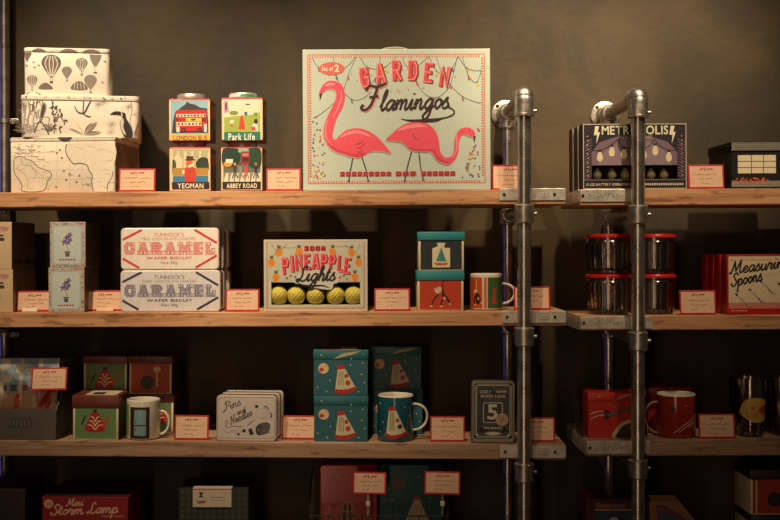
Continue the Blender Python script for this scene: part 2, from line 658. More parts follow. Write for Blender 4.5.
    def block(self, ch, cu, cv, w, h, lw, c, rot=0., serif=False, dx=0., dy=0.):
        cr, sr = math.cos(rot), math.sin(rot)
        st = list(BLOCK[ch]) + (SERIF.get(ch, []) if serif else [])
        for k in st:
            pts = []
            for p in k:
                a, b = (p[0] - .5) * (w - lw), (.5 - p[1]) * (h - lw)
                pts.append((cu + a * cr - b * sr + dx, cv + a * sr + b * cr + dy))
            # butt ends pushed out by half a stroke so corners are square
            def ext(p, q):
                l = math.hypot(p[0] - q[0], p[1] - q[1]) or 1
                return (p[0] + (p[0] - q[0]) / l * lw / 2, p[1] + (p[1] - q[1]) / l * lw / 2)
            pts = [ext(pts[0], pts[1])] + pts[1:-1] + [ext(pts[-1], pts[-2])]
            self.line(pts, lw, c, False)

    def squiggle(self, u0, v, u1, amp, c, w, seed=0):
        rd = random.Random(seed)
        n = max(3, int((u1 - u0) / 1.1))
        pts = [(u0 + (u1 - u0) * i / n, v + rd.uniform(-amp, amp)) for i in range(n + 1)]
        self.line(pts, w, c)


# ------------------------------------------------------------------ placing
class Shelf:
    def __init__(self, ul, ur, tl, tr, thick, y0=0., depth=.25):
        self.xl, self.zl = ray(ul, tl, 0)
        self.xr, self.zr = ray(ur, tr, 0)
        self.th = thick * DIST / FPX
        self.depth = depth
        self.slope = math.atan2(self.zr - self.zl, self.xr - self.xl)

    def z(self, x):
        return self.zl + (self.zr - self.zl) * (x - self.xl) / (self.xr - self.xl)


class Spot:
    """where a thing stands: px of its front face -> metres in its own frame (x right, z up, front at y=0)"""

    def __init__(self, u0, u1, vt, shelf, y, zbase=None, rz=0., gap=.0006):
        self.t = (DIST + y) / FPX
        self.u0, self.u1, self.vt, self.y = u0, u1, vt, y
        self.uc = (u0 + u1) / 2
        self.x = (self.uc - U0) * self.t
        self.z = (shelf.z(self.x) if zbase is None else zbase) + gap
        self.vb = pv(self.z, y)
        self.w = (u1 - u0) * self.t
        self.h = (self.vb - vt) * self.t
        self.top = self.z + self.h
        self.loc = (self.x, y, self.z)
        self.rot = (0, -shelf.slope, rz)
        self.rz = rz

    def X(self, u):
        return (u - self.uc) * self.t

    def Z(self, v):
        return (self.vb - v) * self.t

    def face(self, y=0.):
        return lambda u, v, l: (self.X(u), y - .0001 - l * .00009, max(.0004, self.Z(v)))

    def wrap(self, r, rt=None, cy=None):
        """printed onto an upright cylinder of radius r (mug): cy = its axis"""
        cy = r if cy is None else cy

        def fn(u, v, l):
            rr = r if rt is None else r + (rt - r) * self.Z(v) / self.h
            s = max(-.995, min(.995, self.X(u) / r))
            a = math.asin(s)
            q = rr + .00012 + l * .0005
            return (q * math.sin(a), cy - q * math.cos(a), self.Z(v))
        return fn

    def side(self, x, d, sgn=1):
        """right side: a = 0..1 front to back, b = 0..1 bottom to top"""
        return lambda a, b, l: (x + sgn * (.0001 + l * .00009), min(1, max(0, a)) * d, min(1, max(.006, b)) * self.h)


def round_spot(u0, u1, vt, shelf, y, zbase=None):
    """an upright round thing whose front touches depth y: its outline is measured at its axis"""
    r = (u1 - u0) * (DIST + y) / FPX / 2 * 1.02
    P = Spot(u0, u1, vt, shelf, y + r, zbase)
    P.y = y
    P.loc = (P.x, y, P.z)
    return P

# ------------------------------------------------------------------ setting
YW = .33
m = MB()
m.box(-4, 4, YW, YW + .15, 0, 3.2, wall_mat(), 0, 0)
tag(m.build('wall_back'), 'dark olive brown mottled plaster wall behind the shelves', 'wall', kind='structure')
m = MB()
m.box(-4, 4, -4.5, YW, -.06, 0, mat('#3a3028', .7, 0, .2, 6), 0, 0)
tag(m.build('floor'), 'dark shop floor below the shelving', 'floor', kind='structure')

L1 = Shelf(-45, 565.5, 192.7, 189.3, 14.8)
L2 = Shelf(-45, 566, 313, 311, 14.6)
L3 = Shelf(-45, 566, 439.8, 444.5, 15.6)
L4 = Shelf(-45, 566, 565, 566, 15.6)
R1 = Shelf(579.5, 1000, 189.5, 187, 16)
R2 = Shelf(581, 1000, 316, 313.5, 14.5)
R3 = Shelf(587, 1000, 440.5, 438, 16)
R4 = Shelf(584, 1000, 562, 562, 16)


def shelf(S, label, wood, strap=None, end=None, marks=0):
    """S.depth deep pine board; strap = px range of the metal plate on its front edge"""
    L = (S.xr - S.xl)
    t = thing('wooden_shelf', label, 'shelf', (S.xl, 0, S.zl), (0, -S.slope, 0), 'wooden shelf boards')
    m = MB()
    m.box(0, L, 0, S.depth, -S.th, 0, wood, .0018)
    m.build('board', t)
    if strap:
        a, b, v0, v1 = strap
        xa, xb = (a - S.pl) * DIST / FPX, (b - S.pl) * DIST / FPX
        za, zb = -v1 * DIST / FPX, -v0 * DIST / FPX
        m = MB()
        m.box(xa, xb, -.003, -.0004, za, zb, STRAP, .0012, .003)
        if end == 'L':
            m.box(-.0032, -.0004, -.003, S.depth * .96, za - .002, zb, STRAP, .0012, .003)
        # stamped marks; shade in the dents painted as dark strokes
        rd = random.Random(int(a) + marks)
        A = Art(m, lambda u, v, l: (u, -.0031 - l * .00009, v))
        zc = (za + zb) / 2
        if end == 'L':
            for i in range(9):
                x = xa + .02 + i * .0085
                A.line([(x, zc + rd.uniform(-.004, .006)), (x + rd.uniform(.003, .007), zc + rd.uniform(-.006, .004))], .0016, '#6a6256')
                A.line([(x + .002, zc + rd.uniform(-.007, .0)), (x + .006, zc + rd.uniform(0, .007))], .0014, '#d8cfbe')
        else:
            x = xb - .062
            A.rrframe(x, zc - .006, x + .024, zc + .007, .003, .0012, '#7d7466')
            for i in range(4):
                A.line([(x + .004 + i * .005, zc + .004), (x + .006 + i * .005, zc - .003)], .0012, '#7d7466')
        br = m.build('end_bracket', t, 'galvanised metal strap with stamped marks')
        for x in ([xa + .011, xb - .025] if end != 'L' else [xa + .006]):
            m = MB()
            m.cyl((x, -.0054, zc), (x, -.0028, zc), .0034, mat('#5a5248', .4, .9), 14, .001)
            m.build('screw', br)
    return t


for S, p in ((L1, -45), (L2, -45), (L3, -45), (L4, -45), (R1, 579.5), (R2, 581), (R3, 587), (R4, 584)):
    S.pl = p
shelf(L1, 'longest top pine shelf board holding the flamingo box and picture tins', WOOD[0], (499, 565.5, -1.2, 11))
shelf(L2, 'long middle shelf board holding the caramel tins and the pineapple lights', WOOD[1], (502, 566, -.4, 11.8))
shelf(L3, 'long weathered shelf board holding the space boxes and sewing tins', WOODS[0], (500, 566, 1.2, 13.6))
shelf(L4, 'lowest long shelf board under the storm lamp box and wire basket', WOODS[1])
shelf(R1, 'short pine shelf board holding the festoon light boxes and house box', WOOD[2], (580, 633, 0, 12.5), 'L', 1)
shelf(R2, 'short shelf board holding the red lidded glass jars', WOOD[0], (581, 652, .6, 13), 'L', 2)
shelf(R3, 'short weathered shelf board holding the red rocket gift set and tumblers', WOODS[1], (587, 650, .3, 13.6), 'L', 3)
shelf(R4, 'lowest short shelf board under the stacked orange radio boxes', WOODS[0])

# ------------------------------------------------------------------ pipe frames
RP, RC, RB = .0152, .0216, .0115
YF, YB = -.0275, .285


def frame(u, label, shelves, elbow_v, flip=1):
    x, zt = ray(u, elbow_v, YF)
    t = thing('scaffold_upright', label, 'shelf frame', (x, 0, 0), group='scaffold pipe shelf frames')
    m = MB()
    m.cyl((0, YF, 0), (0, YF, zt - .02), RP, PIPE, 32)
    m.build('front_pole', t)
    m = MB()
    m.cyl((0, YB, 0), (0, YB, zt - .012), RB + .001, PIPE, 28)
    m.build('back_pole', t)
    # top arm back to the wall
    m = MB()
    m.cyl((0, YF + .01, zt), (0, YW - .006, zt), RP, PIPE, 28)
    m.build('wall_arm', t)
    # elbow: rounded bend with two sockets
    m = MB()
    br = .014
    pts = [(0, YF, zt - .045)]
    for k in range(11):
        a = PI / 2 * k / 10
        pts.append((0, YF + br * (1 - math.cos(a)), zt - br + br * math.sin(a)))
    pts.append((0, YF + .042, zt))
    m.tube(pts, RC, CAST, 28)
    # domed outer heel of the bend
    m.lathe([(RC * math.cos(q), RC * math.sin(q)) for q in [PI / 2 * k / 8 for k in range(9)]], CAST, 28, Matrix.Translation((0, YF + .0015, zt - .0012)))
    m.lathe([(RC, 0), (RC + .0015, .001), (RC + .0015, .005), (RC, .006)], CAST, 28, Matrix.Translation((0, YF, zt - .046)))
    el = m.build('elbow', t)
    m = MB()
    m.cyl((RC - .002, YF, zt - .034), (RC + .0065, YF, zt - .034), .0042, CAST, 12, .0012)
    m.build('set_screw', el)
    # wall flange
    m = MB()
    xf = Matrix.Translation((0, YW - .0005, zt)) @ Matrix.Rotation(PI / 2, 4, 'X')
    m.lathe([(.0, 0), (.036, 0), (.036, .0045), (.034, .006), (.024, .0065), (.0225, .010), (.0225, .028), (.0215, .03), (.0152, .03)], CAST, 36, xf)
    fl = m.build('wall_flange', t, 'round cast wall flange with screw holes')
    for a in (45, 135, 225, 315):
        m = MB()
        cx, cz = .0295 * math.cos(math.radians(a)), .0295 * math.sin(math.radians(a))
        m.cyl((cx, YW - .0085, zt + cz), (cx, YW - .006, zt + cz), .0045, mat('#4a3c2c', .5, .8), 12, .001)
        m.build('screw', fl)
    # tee to the back pole
    m = MB()
    m.cyl((0, YB, zt - .040), (0, YB, zt + .0), .0205, CAST, 24, .002)
    m.cyl((0, YB - .024, zt), (0, YB + .013, zt), .0205, CAST, 24, .002)
    m.build('top_tee', t)
    for zs in shelves:
        zc = zs - .0175
        m = MB()
        m.cyl((0, YF + .012, zc), (0, YB, zc), RP - .001, PIPE, 24)
        m.build('cross_pipe', t)
        m = MB()
        m.cyl((0, YF, zc - .025), (0, YF, zc + .0165), RC, CAST, 30, .0025)
        m.cyl((0, YF + .004, zc - .0022), (0, YF + .042, zc - .0022), .0180, CAST, 24, .002)
        c = m.build('front_collar', t)
        m = MB()
        m.cyl((RC - .002, YF, zc - .004), (RC + .0065, YF, zc - .004), .0042, CAST, 12, .0012)
        m.build('set_screw', c)
        m = MB()
        m.cyl((0, YB, zc - .024), (0, YB, zc + .016), .0188, CAST, 26, .0025)
        m.cyl((0, YB - .036, zc - .0022), (0, YB - .004, zc - .0022), .0178, CAST, 24, .002)
        m.build('back_collar', t)
    return t


def under(S, u):
    x, _ = ray(u, 0, 0)
    return S.z(x) - S.th


LS = lambda u: [under(S, u) for S in (L1, L2, L3, L4)]
frame(524.2, 'pipe frame carrying the inner end of the long shelves beside the flamingo box', LS(524), 95.6)
frame(638, 'pipe frame in front of the festoon light box and red lidded jars', [under(S, 638) for S in (R1, R2, R3, R4)], 97)

# tall pole at the far edge, pinned to the wall
x, _ = ray(4.5, 0, YB)
zt = 2.9
t = thing('scaffold_post', 'tall single pole beside the stack of patterned storage boxes', 'shelf frame', (x, 0, 0), group='scaffold pipe shelf frames')
m = MB()
m.cyl((0, YB, 0), (0, YB, zt), RB + .0012, PIPE, 28)
m.build('back_pole', t)
for zs in LS(4):
    m = MB()
    m.cyl((0, YF + .012, zs - .0185), (0, YB, zs - .0185), RP - .001, PIPE, 24)
    m.build('cross_pipe', t)
for v in (121, 335):
    _, z = ray(0, v, YB)
    m = MB()
    m.cyl((0, YB, z - .006), (0, YB, z + .006), RB + .0042, CAST, 24, .001)
    m.box(-.034, .034, YB + .006, YB + .0095, z - .007, z + .007, CAST, .001, .006)
    c = m.build('wall_clip', t, 'bright saddle clip with screw heads')
    for s in (-1, 1):
        m = MB()
        m.cyl((s * .0265, YB + .0015, z), (s * .0265, YB + .007, z), .0055, mat('#e2dccf', .3, .9), 14, .002)
        m.build('screw', c)

# ------------------------------------------------------------------ price cards
CREAM, RED = '#e0b897', '#b81a26'


def card(u0, u1, vt, S, y, label, seed, lean=7, zbase=None, lip=None, roll=0., group='red bordered price cards', vbot=None):
    P = Spot(u0, u1, vt, S, y, zbase)
    if vbot is not None:
        P.vb = vbot
        P.h = (vbot - vt) * P.t
        P.z = ray(0, vbot, y)[1]
        P.loc = (P.x, y, P.z)
    t = thing('price_card', label, 'price card', P.loc, (P.rot[0] - math.radians(lean), P.rot[1] + math.radians(roll), 0), group)
    m = MB()
    m.box(-P.w / 2, P.w / 2, 0, .0016, 0, P.h, ink(RED), .0006)
    A = Art(m, P.face())
    u0, u1, vb = P.u0, P.u1, P.vb
    A.rect(u0 + 1.7, vt + 1.6, u1 - 1.7, vb - 1.9, CREAM)
    A.up()
    c = (u0 + u1) / 2
    # little red dog, a figure and a red bone
    d = '#a81f25'
    A.poly([(c - 6.6, vt + 5.8), (c - 6.4, vt + 4.2), (c - 4.2, vt + 4.2), (c - 3.2, vt + 3.1), (c - 2.3, vt + 3.6), (c - 3.2, vt + 4.6), (c - 3.4, vt + 5.8), (c - 4.1, vt + 5.8), (c - 4.3, vt + 5), (c - 5.6, vt + 5), (c - 5.8, vt + 5.8)], d)
    A.line([(c - 1.4, vt + 3), (c - 1.4, vt + 5.8), (c - .6, vt + 5.8)], .6, '#40282a', False)
    A.line([(c + .2, vt + 4.2), (c + .2, vt + 5.8), (c + 1, vt + 5.8)], .5, '#40282a', False)
    A.rect(c + 2.2, vt + 4, c + 6.4, vt + 5, d)
    A.ell(c + 2.4, vt + 4.5, .75, .95, d, 8)
    A.ell(c + 6.2, vt + 4.5, .75, .95, d, 8)
    rd = random.Random(seed)
    hh = vb - vt
    for k, (f, a, b) in enumerate(((.42, .2, .86), (.6, .32, .74), (.78, .3, .55))):
        v = vt + hh * f
        A.rect(u0 + 2.8, v - .1, u0 + 5.8, v + .3, '#d9776a')
        ua = u0 + (u1 - u0) * (a + rd.uniform(-.04, .06))
        ub = u0 + (u1 - u0) * (b + rd.uniform(-.08, .05))
        um = ua + (ub - ua) * rd.uniform(.35, .6)
        A.squiggle(ua, v, um - .8, .75, '#6a4840', .45, seed * 7 + k)
        A.squiggle(um + .6, v, ub, .75, '#6a4840', .45, seed * 11 + k)
    m.build('card', t)
    if lip:
        a, b, col = lip
        m = MB()
        m.box(P.X(a), P.X(b), -.007, -.0006, 0, 3.2 * P.t, ink(col), .0008)
        m.box(P.X(a), P.X(b), -.0075, .02, -.0004, .0008, ink(col), .0003)
        m.build('holder', t, 'small holder foot under the card' if col == RED else 'white holder lip at the foot of the card')
    else:
        m = MB()
        b = .16 * P.w
        s = math.tan(math.radians(lean))
        m.box(-b, b, .0018 + .001, .0042, .0, P.h * .35, ink(RED), .0005)
        m.build('holder', t, 'small red support behind the card')
    return t


card(118.5, 155.2, 168.2, L1, .012, 'price card beside the world map box', 1)
card(266, 301, 168, L1, .012, 'price card between the picture tins and the flamingo box', 2)
card(492, 529, 164.5, L1, .03, 'price card half hidden by the pole, beside the flamingo box', 3)
card(688.6, 724.6, 164.2, R1, .012, 'price card between the festoon light box and the black house box', 4)
card(15.6, 52, 290.8, L2, .035, 'price card with white holder lip beside the beige cartons', 5, lip=(23, 38, '#efe6d4'))
card(86, 123, 290.2, L2, .045, 'price card between the purple flower cartons and caramel tins', 6, lip=(97, 114, '#e7c7a5'))
card(225.2, 259.4, 289, L2, .01, 'price card between the caramel tins and the pineapple box', 7)
card(374.2, 410.2, 288.3, L2, .01, 'price card between the pineapple box and the teal lidded boxes', 8)
card(514, 550.5, 286.4, L2, .035, 'price card just past the orange and green mug, behind the pole', 9)
card(680, 716.6, 290.2, R2, .012, 'price card between the glass jars and the measuring spoons', 10)
card(174, 208.5, 415.4, L3, .02, 'price card beside the white mug with the fridge picture', 12)
card(281.5, 317.5, 415.6, L3, .035, 'price card between the sewing tins and the space boxes', 13)
card(430, 465, 416.4, L3, .022, 'price card between the teal mug and the black number 5 tin', 14)
card(519, 555, 417.6, L3, .03, 'price card at the shelf end past the number 5 tin', 15)
card(699, 735.6, 414, R3, .012, 'price card between the red mug and the glass tumblers', 16)

# ================================================================== ROW 1
PAPER = mat('#efe6d6', .6, 0, .06, 12)
INK1, INK2 = '#554c45', '#3d3632'


def hatbox(P, d, r, lidpx, name, label, bodym=PAPER, lidr=None, grow=.0012, steps=True):
    t = thing(name, label, 'storage box', P.loc, P.rot, 'patterned storage boxes')
    hl = lidpx * P.t
    m = MB()
    m.slab(rrect(-P.w / 2, P.w / 2, 0, d, r), 'z', 0, P.h - hl - .0004, bodym, .0012)
    A = Art(m, P.face())
    ml = MB()
    ml.slab(rrect(-P.w / 2 - grow, P.w / 2 + grow, -grow, d + grow, r + grow), 'z', P.h - hl, P.h, bodym, .0022)
    B = Art(ml, P.face(-grow))
    return t, m, A, ml, B


P = Spot(9, 116.5, 137, L1, .02, rz=-.075)
mapbox = P
MAPM = mat('#ebdfca', .6, 0, .07, 10)
t, m, A, ml, B = hatbox(P, .19, .004, 4.4, 'storage_box', 'largest box of the stack, printed with an old world map', MAPM)
for v in (152, 161, 170, 179):
    A.line([(10, v), (115, v)], .25, '#b7a68f')
for u in range(18, 116, 13):
    A.line([(u, 142.5), (u, 191)], .25, '#b7a68f')
A.up()
# South America
SA = [(13, 158), (17, 156), (22, 156.5), (26, 159), (30, 160), (34, 163), (38, 167), (42.5, 169), (50, 172), (51, 176), (47, 181), (46, 186), (41, 191), (22, 191), (21, 185), (18, 179), (14.5, 175), (12.5, 168)]
A.blob(SA, '#e2d5bd')
A.up()
A.line(SA + SA[:1], .75, INK1)
A.line([(20, 157), (22, 164), (30, 166), (36, 172), (33, 180)], .4, '#8d8173')
A.line([(14, 168), (22, 172), (27, 180), (26, 190)], .4, '#8d8173')
A.line([(30, 161), (33, 170), (44, 176)], .35, '#8d8173')
for i in range(9):
    A.ell(30 + i * 2.2, 177.5 + .2 * (i % 2), .5, .7, '#7a6e62', 6)
# Caribbean
for a, b in ((12, 146), (17, 148), (22, 152), (27, 149), (30, 155), (14, 152), (36, 158), (25, 145)):
    A.line([(a, b), (a + 4, b + 1.5), (a + 8, b + 1)], .55, INK1)
rd = random.Random(4)
for i in range(40):
    a, b = rd.uniform(14, 50), rd.uniform(160, 190)
    A.line([(a, b), (a + rd.uniform(1, 5), b + rd.uniform(-1.5, 1.5))], .3, '#a89c8c')
for i in range(22):
    a, b = rd.uniform(11, 40), rd.uniform(144, 158)
    A.line([(a, b), (a + rd.uniform(1, 4), b + rd.uniform(-1, 1))], .35, '#8d8173')
# Africa
AF = [(67.5, 144), (66, 149), (67, 155), (70.5, 160), (74, 164), (79, 163.5), (84, 164), (88, 166), (90, 171), (93, 176), (92.5, 182), (94, 191)]
A.blob(AF + [(113, 191), (115, 170), (114, 144)], '#ece0cb')
A.up()
A.line(AF, .9, INK1)
A.line([(108, 191), (109, 184), (113, 178), (114, 172)], .8, INK1)
for i in range(16):
    a, b = rd.uniform(74, 110), rd.uniform(146, 187)
    A.line([(a, b), (a + rd.uniform(2, 8), b + rd.uniform(-2, 3)), (a + rd.uniform(4, 10), b + rd.uniform(-3, 5))], .32, '#94887a')
for a, b in ((60, 150), (57, 153), (62, 158), (64, 171), (70, 174), (66.5, 180), (77, 182), (56, 187), (80, 176)):
    A.star(a, b, 1.6, INK1, 6, .35)
A.line([(47, 152), (55, 151)], .35, '#94887a')
A.line([(68, 176), (74, 175)], .4, '#94887a')
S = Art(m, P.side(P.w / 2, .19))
S.rect(0, 0, 1, .9, '#8f7c62')  # side in darker brown than the front, shade put into its colour
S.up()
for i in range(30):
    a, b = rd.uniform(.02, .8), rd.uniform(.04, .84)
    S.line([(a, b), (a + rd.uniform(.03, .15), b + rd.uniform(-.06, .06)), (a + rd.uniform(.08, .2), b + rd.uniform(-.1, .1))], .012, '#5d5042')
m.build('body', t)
B.line([(9.5, 138.2), (115.5, 138.2)], .5, INK1)
for u in (24, 35, 52, 78, 96):
    B.line([(u, 138.5), (u, 141)], .3, '#94887a')
ml.build('lid', t)

P = Spot(23.2, 138.2, 95.3, L1, .04, zbase=mapbox.top, rz=.17)
jun = P
t, m, A, ml, B = hatbox(P, .165, .014, 5.6, 'storage_box', 'middle box of the stack, printed with a toucan and jungle plants')
G1, G2, G3 = '#776c64', '#4d443e', '#2e2824'
for a, b, s, c in ((25.5, 134, 1, G1), (32, 134, .9, '#a79c92'), (50, 132, .8, G1)):
    for k in range(7):
        an = math.radians(-160 + k * 23)
        A.line([(a, b), (a + 6 * s * math.cos(an), b + 9 * s * math.sin(an)), (a + 9 * s * math.cos(an) * 1.2, b + 12 * s * math.sin(an) * .8)], 1.1, c, taper=True)
for a in (30, 26, 35):
    A.line([(a, 101), (a + 1.5, 112), (a, 122), (a + 2, 134)], 1.6, '#b9aea4')
A.up()
for q in range(26):
    a, b = rd.uniform(25, 52), rd.uniform(101, 135)
    A.line([(a, b), (a + rd.uniform(-3, 3), b - rd.uniform(3, 7)), (a + rd.uniform(-5, 5), b - rd.uniform(7, 10))], rd.uniform(.7, 1.6), ['#a1968c', '#85796f', '#6d625a'][q % 3], taper=True)
for q in range(22):
    a, b = rd.uniform(95, 136), rd.uniform(101, 135)
    A.line([(a, b), (a + rd.uniform(-3, 3), b - rd.uniform(1, 5))], rd.uniform(.5, 1.3), ['#b9aea2', '#a1968c'][q % 2], taper=True)
A.up()
# parrot at the side
A.blob([(46, 103), (48, 107), (46, 115), (42, 124), (41, 121), (42, 112), (43.5, 104.5)], '#93877d')
A.blob([(44.5, 105), (46.5, 108), (44, 118), (42.2, 116)], G2)
A.line([(36, 133), (41, 122), (46, 127), (50, 135)], 1.2, G2)
# hanging leaves and orchid
for a, b in ((54, 106), (58, 110), (53, 115), (59, 118), (55, 123), (62, 113), (64, 121), (54, 128), (60, 130)):
    for k in range(4):
        an = rd.uniform(0, 6.28)
        A.line([(a, b), (a + 2.4 * math.cos(an), b + 2.4 * math.sin(an)), (a + 4.4 * math.cos(an + .3), b + 4.4 * math.sin(an + .3))], 1.3, G2 if k % 2 else G1, taper=True)
A.line([(53, 99), (54, 112), (56, 126), (55, 134)], .8, G2)
# hanging branch
A.line([(84, 97), (83.5, 106), (83, 114)], 1.1, G2)
A.line([(92, 98), (88, 106), (84, 113), (78, 112), (75, 106)], 1.8, G2, taper=True)
A.line([(83, 114), (88, 116.5), (91, 116.5)], 1.6, G2, taper=True)
for k in range(6):
    A.line([(84 + k, 112 - k * 2), (86 + k * 1.2, 112 - k * 2.2)], .5, G3)
# broad leaves low down
for x, y in ((73, 118), (69, 129), (97, 122), (101, 132), (92, 123), (77, 124)):
    A.blob([(84, 135), ((84 + x) / 2 - 1.6, (135 + y) / 2 - 2.2), (x, y), ((84 + x) / 2 + 1.6, (135 + y) / 2 + 1.6)], G1)
A.up()
for x, y in ((73, 118), (69, 129), (97, 122), (101, 132), (92, 123)):
    A.line([(84, 135), (x, y)], .4, '#d8ccba')
# pale palms
for a, b in ((111, 124), (110, 132), (98, 104), (104, 101), (128, 106)):
    for k in range(11):
        an = k * .571
        A.line([(a, b), (a + 5 * math.cos(an), b + 5 * math.sin(an))], .45, '#b3a89c', False)
A.line([(130, 100), (131, 110), (129, 120), (131, 128)], .8, '#a79c92')
A.up()
# toucan
A.blob([(121, 112), (124.5, 113), (125.5, 118), (129, 124), (131.5, 131), (131, 137), (126, 139), (122, 134), (119.5, 127), (119, 121), (121, 117)], G3)
A.up()
A.blob([(121, 117), (123, 120), (122.5, 127), (125, 134), (122.5, 133), (120, 127), (119.4, 121)], '#cfc3b2')
A.blob([(122, 112.5), (119, 111), (114, 111), (109.5, 114), (113, 114.6), (118, 114.8), (121.5, 115.5)], G3)
A.line([(120.6, 112), (121.4, 115.8)], .9, '#efe5d2')
A.line([(133, 136), (136, 126), (138, 121)], 1.2, G2, taper=True)
A.line([(134, 138), (138, 131)], 1.2, G2, taper=True)
m.build('body', t)
B.line([(26, 100.3), (136, 100.3)], .4, '#8b8078')
for i in range(26):
    a = rd.uniform(27, 134)
    B.line([(a, rd.uniform(96.5, 99)), (a + rd.uniform(-2, 3), rd.uniform(97, 100))], .7, G2 if i % 2 else '#b3a89c')
ml.build('lid', t)
m = MB()
m.slab([(-.0215 + .0155 * math.cos(a), .0155 * math.sin(a) * .5) for a in [PI + PI * k / 14 for k in range(15)]], 'y', -.0025, -.0008, mat('#4e4843', .5), 0)
# small dark half oval under the box edge stays on the lower lid
P2 = mapbox
bl = [o for o in COL.objects if o.name == 'lid'][0]
cl = m.build('dark_half_oval', None)
cl.parent = bl.parent
cl.location = (P2.X(65.5) + .0215, 0, P2.h - .0006)

P = Spot(25.6, 109, 48, L1, .05, zbase=jun.top, rz=.16)
t, m, A, ml, B = hatbox(P, .14, .012, 4.6, 'storage_box', 'smallest box on top of the stack, printed with hot air balloons')


def balloon(A, u, v, r, c, stripes=True):
    A.blob([(u - r, v - r * .1), (u - r * .72, v - r * .75), (u, v - r), (u + r * .72, v - r * .75), (u + r, v - r * .1), (u + r * .6, v + r * .7), (u + r * .12, v + r * 1.35), (u - r * .12, v + r * 1.35), (u - r * .6, v + r * .7)], c)
    A.rect(u - r * .16, v + r * 1.75, u + r * .16, v + r * 2.0, G2)
    A.line([(u - r * .12, v + r * 1.3), (u - r * .12, v + r * 1.8)], .3, G2)
    A.line([(u + r * .12, v + r * 1.3), (u + r * .12, v + r * 1.8)], .3, G2)
    if stripes:
        A.up()
        for k in (-.62, -.2, .2, .62):
            A.line([(u + r * k * .5, v - r * .86), (u + r * k, v - r * .1), (u + r * k * .55, v + r * .8), (u + k * r * .2, v + r * 1.25)], r * .12, '#d9cdbb')
        A.up(-1)


balloon(A, 52, 64.5, 9.6, '#6f655d')
balloon(A, 81.5, 63.5, 5.8, '#7a7068')
balloon(A, 67, 71.5, 5, '#8a8077', False)
balloon(A, 33.5, 81, 5.1, '#766c64')
A.poly([(89, 54), (101, 54), (100, 59), (96, 66), (93.5, 66), (90, 59)], '#8a8077')
A.line([(94.4, 66), (94.4, 71)], .4, G2)
A.rect(93, 71.5, 96.5, 73, G2)
balloon(A, 90, 80.5, 6.2, '#8f857b', False)
A.blob([(40, 89.5), (42, 85), (46.5, 83), (51, 85.5), (53, 89.5)], '#72685f')
A.blob([(71.5, 89.5), (73, 84), (79, 81), (85, 84), (86.5, 89.5)], '#6f655d')
A.blob([(26.5, 54), (33, 54), (30, 60), (28, 62)], '#6f655d')
A.up()
for k in (-4, -1.5, 1.5, 4):
    A.line([(79 + k, 82.5), (79 + k * 1.3, 89)], .7, '#d9cdbb')
for a, b in ((35, 63), (40, 66), (28, 66), (36, 68), (102, 82), (104, 61), (47, 70)):
    A.line([(a - 1.4, b - .9), (a + 1.4, b + .9)], .5, G2)
    A.line([(a - 1.4, b + .7), (a + 1.2, b - .9)], .4, G2)
m.build('body', t)
for a, w in ((40, 6), (69, 8), (91, 8)):
    B.blob([(a - w, 52.2), (a - w * .6, 49.6), (a, 48.9), (a + w * .6, 49.6), (a + w, 52.2)], '#72685f')
B.line([(28, 52.4), (107, 52.4)], .4, G2)
ml.build('lid', t)

# ---------------------------------------------------------------- picture tins
TIN = mat('#a8231d', .35, .0, .06, 40)


def tin(P, d, label, artf, side=None, lidc='#b9b4a8', lid2=None):
    t = thing('picture_tin', label, 'tin', P.loc, P.rot, 'square picture tins')
    m = MB()
    m.slab(rrect(-P.w / 2, P.w / 2, 0, d, .003), 'z', 0, P.h, TIN, .001)
    A = Art(m, P.face())
    u0, u1, v0, v1 = P.u0, P.u1, P.vt, P.vb
    A.rect(u0 + .6, v0 + 1.6, u1 - .6, v1 - .9, '#e3cfa4')
    A.up()
    artf(A)
    if side:
        S = Art(m, P.side(P.w / 2, d))
        S.rect(.05, .02, .95, .97, '#3e4436')
        S.up()
        for a, b, c, e, col in side:
            S.rect(a, b, c, e, col)
    m.build('body', t)
    m = MB()
    r = min(P.w, d) * .385
    h = 6.2 * P.t
    xf = Matrix.Translation((-.002, d / 2, P.h))
    m.lathe([(r - .003, 0), (r - .003, .002), (r, .0025), (r, h * .78), (r - .002, h), (r - .006, h), (0, h)], mat(lidc, .35, .5, .12, 30), 30, xf)
    if lid2:
        A = Art(m, lambda u, v, l: (-.002 + (r + .0002) * math.sin(u), d / 2 - (r + .0002) * math.cos(u), P.h + v * h))
        A.rect(-.1, .3, .95, .76, lid2, 8)
        A.rect(-1.2, .3, -.25, .76, '#d6d2c6', 8)
    m.build('lid', t)
    return t


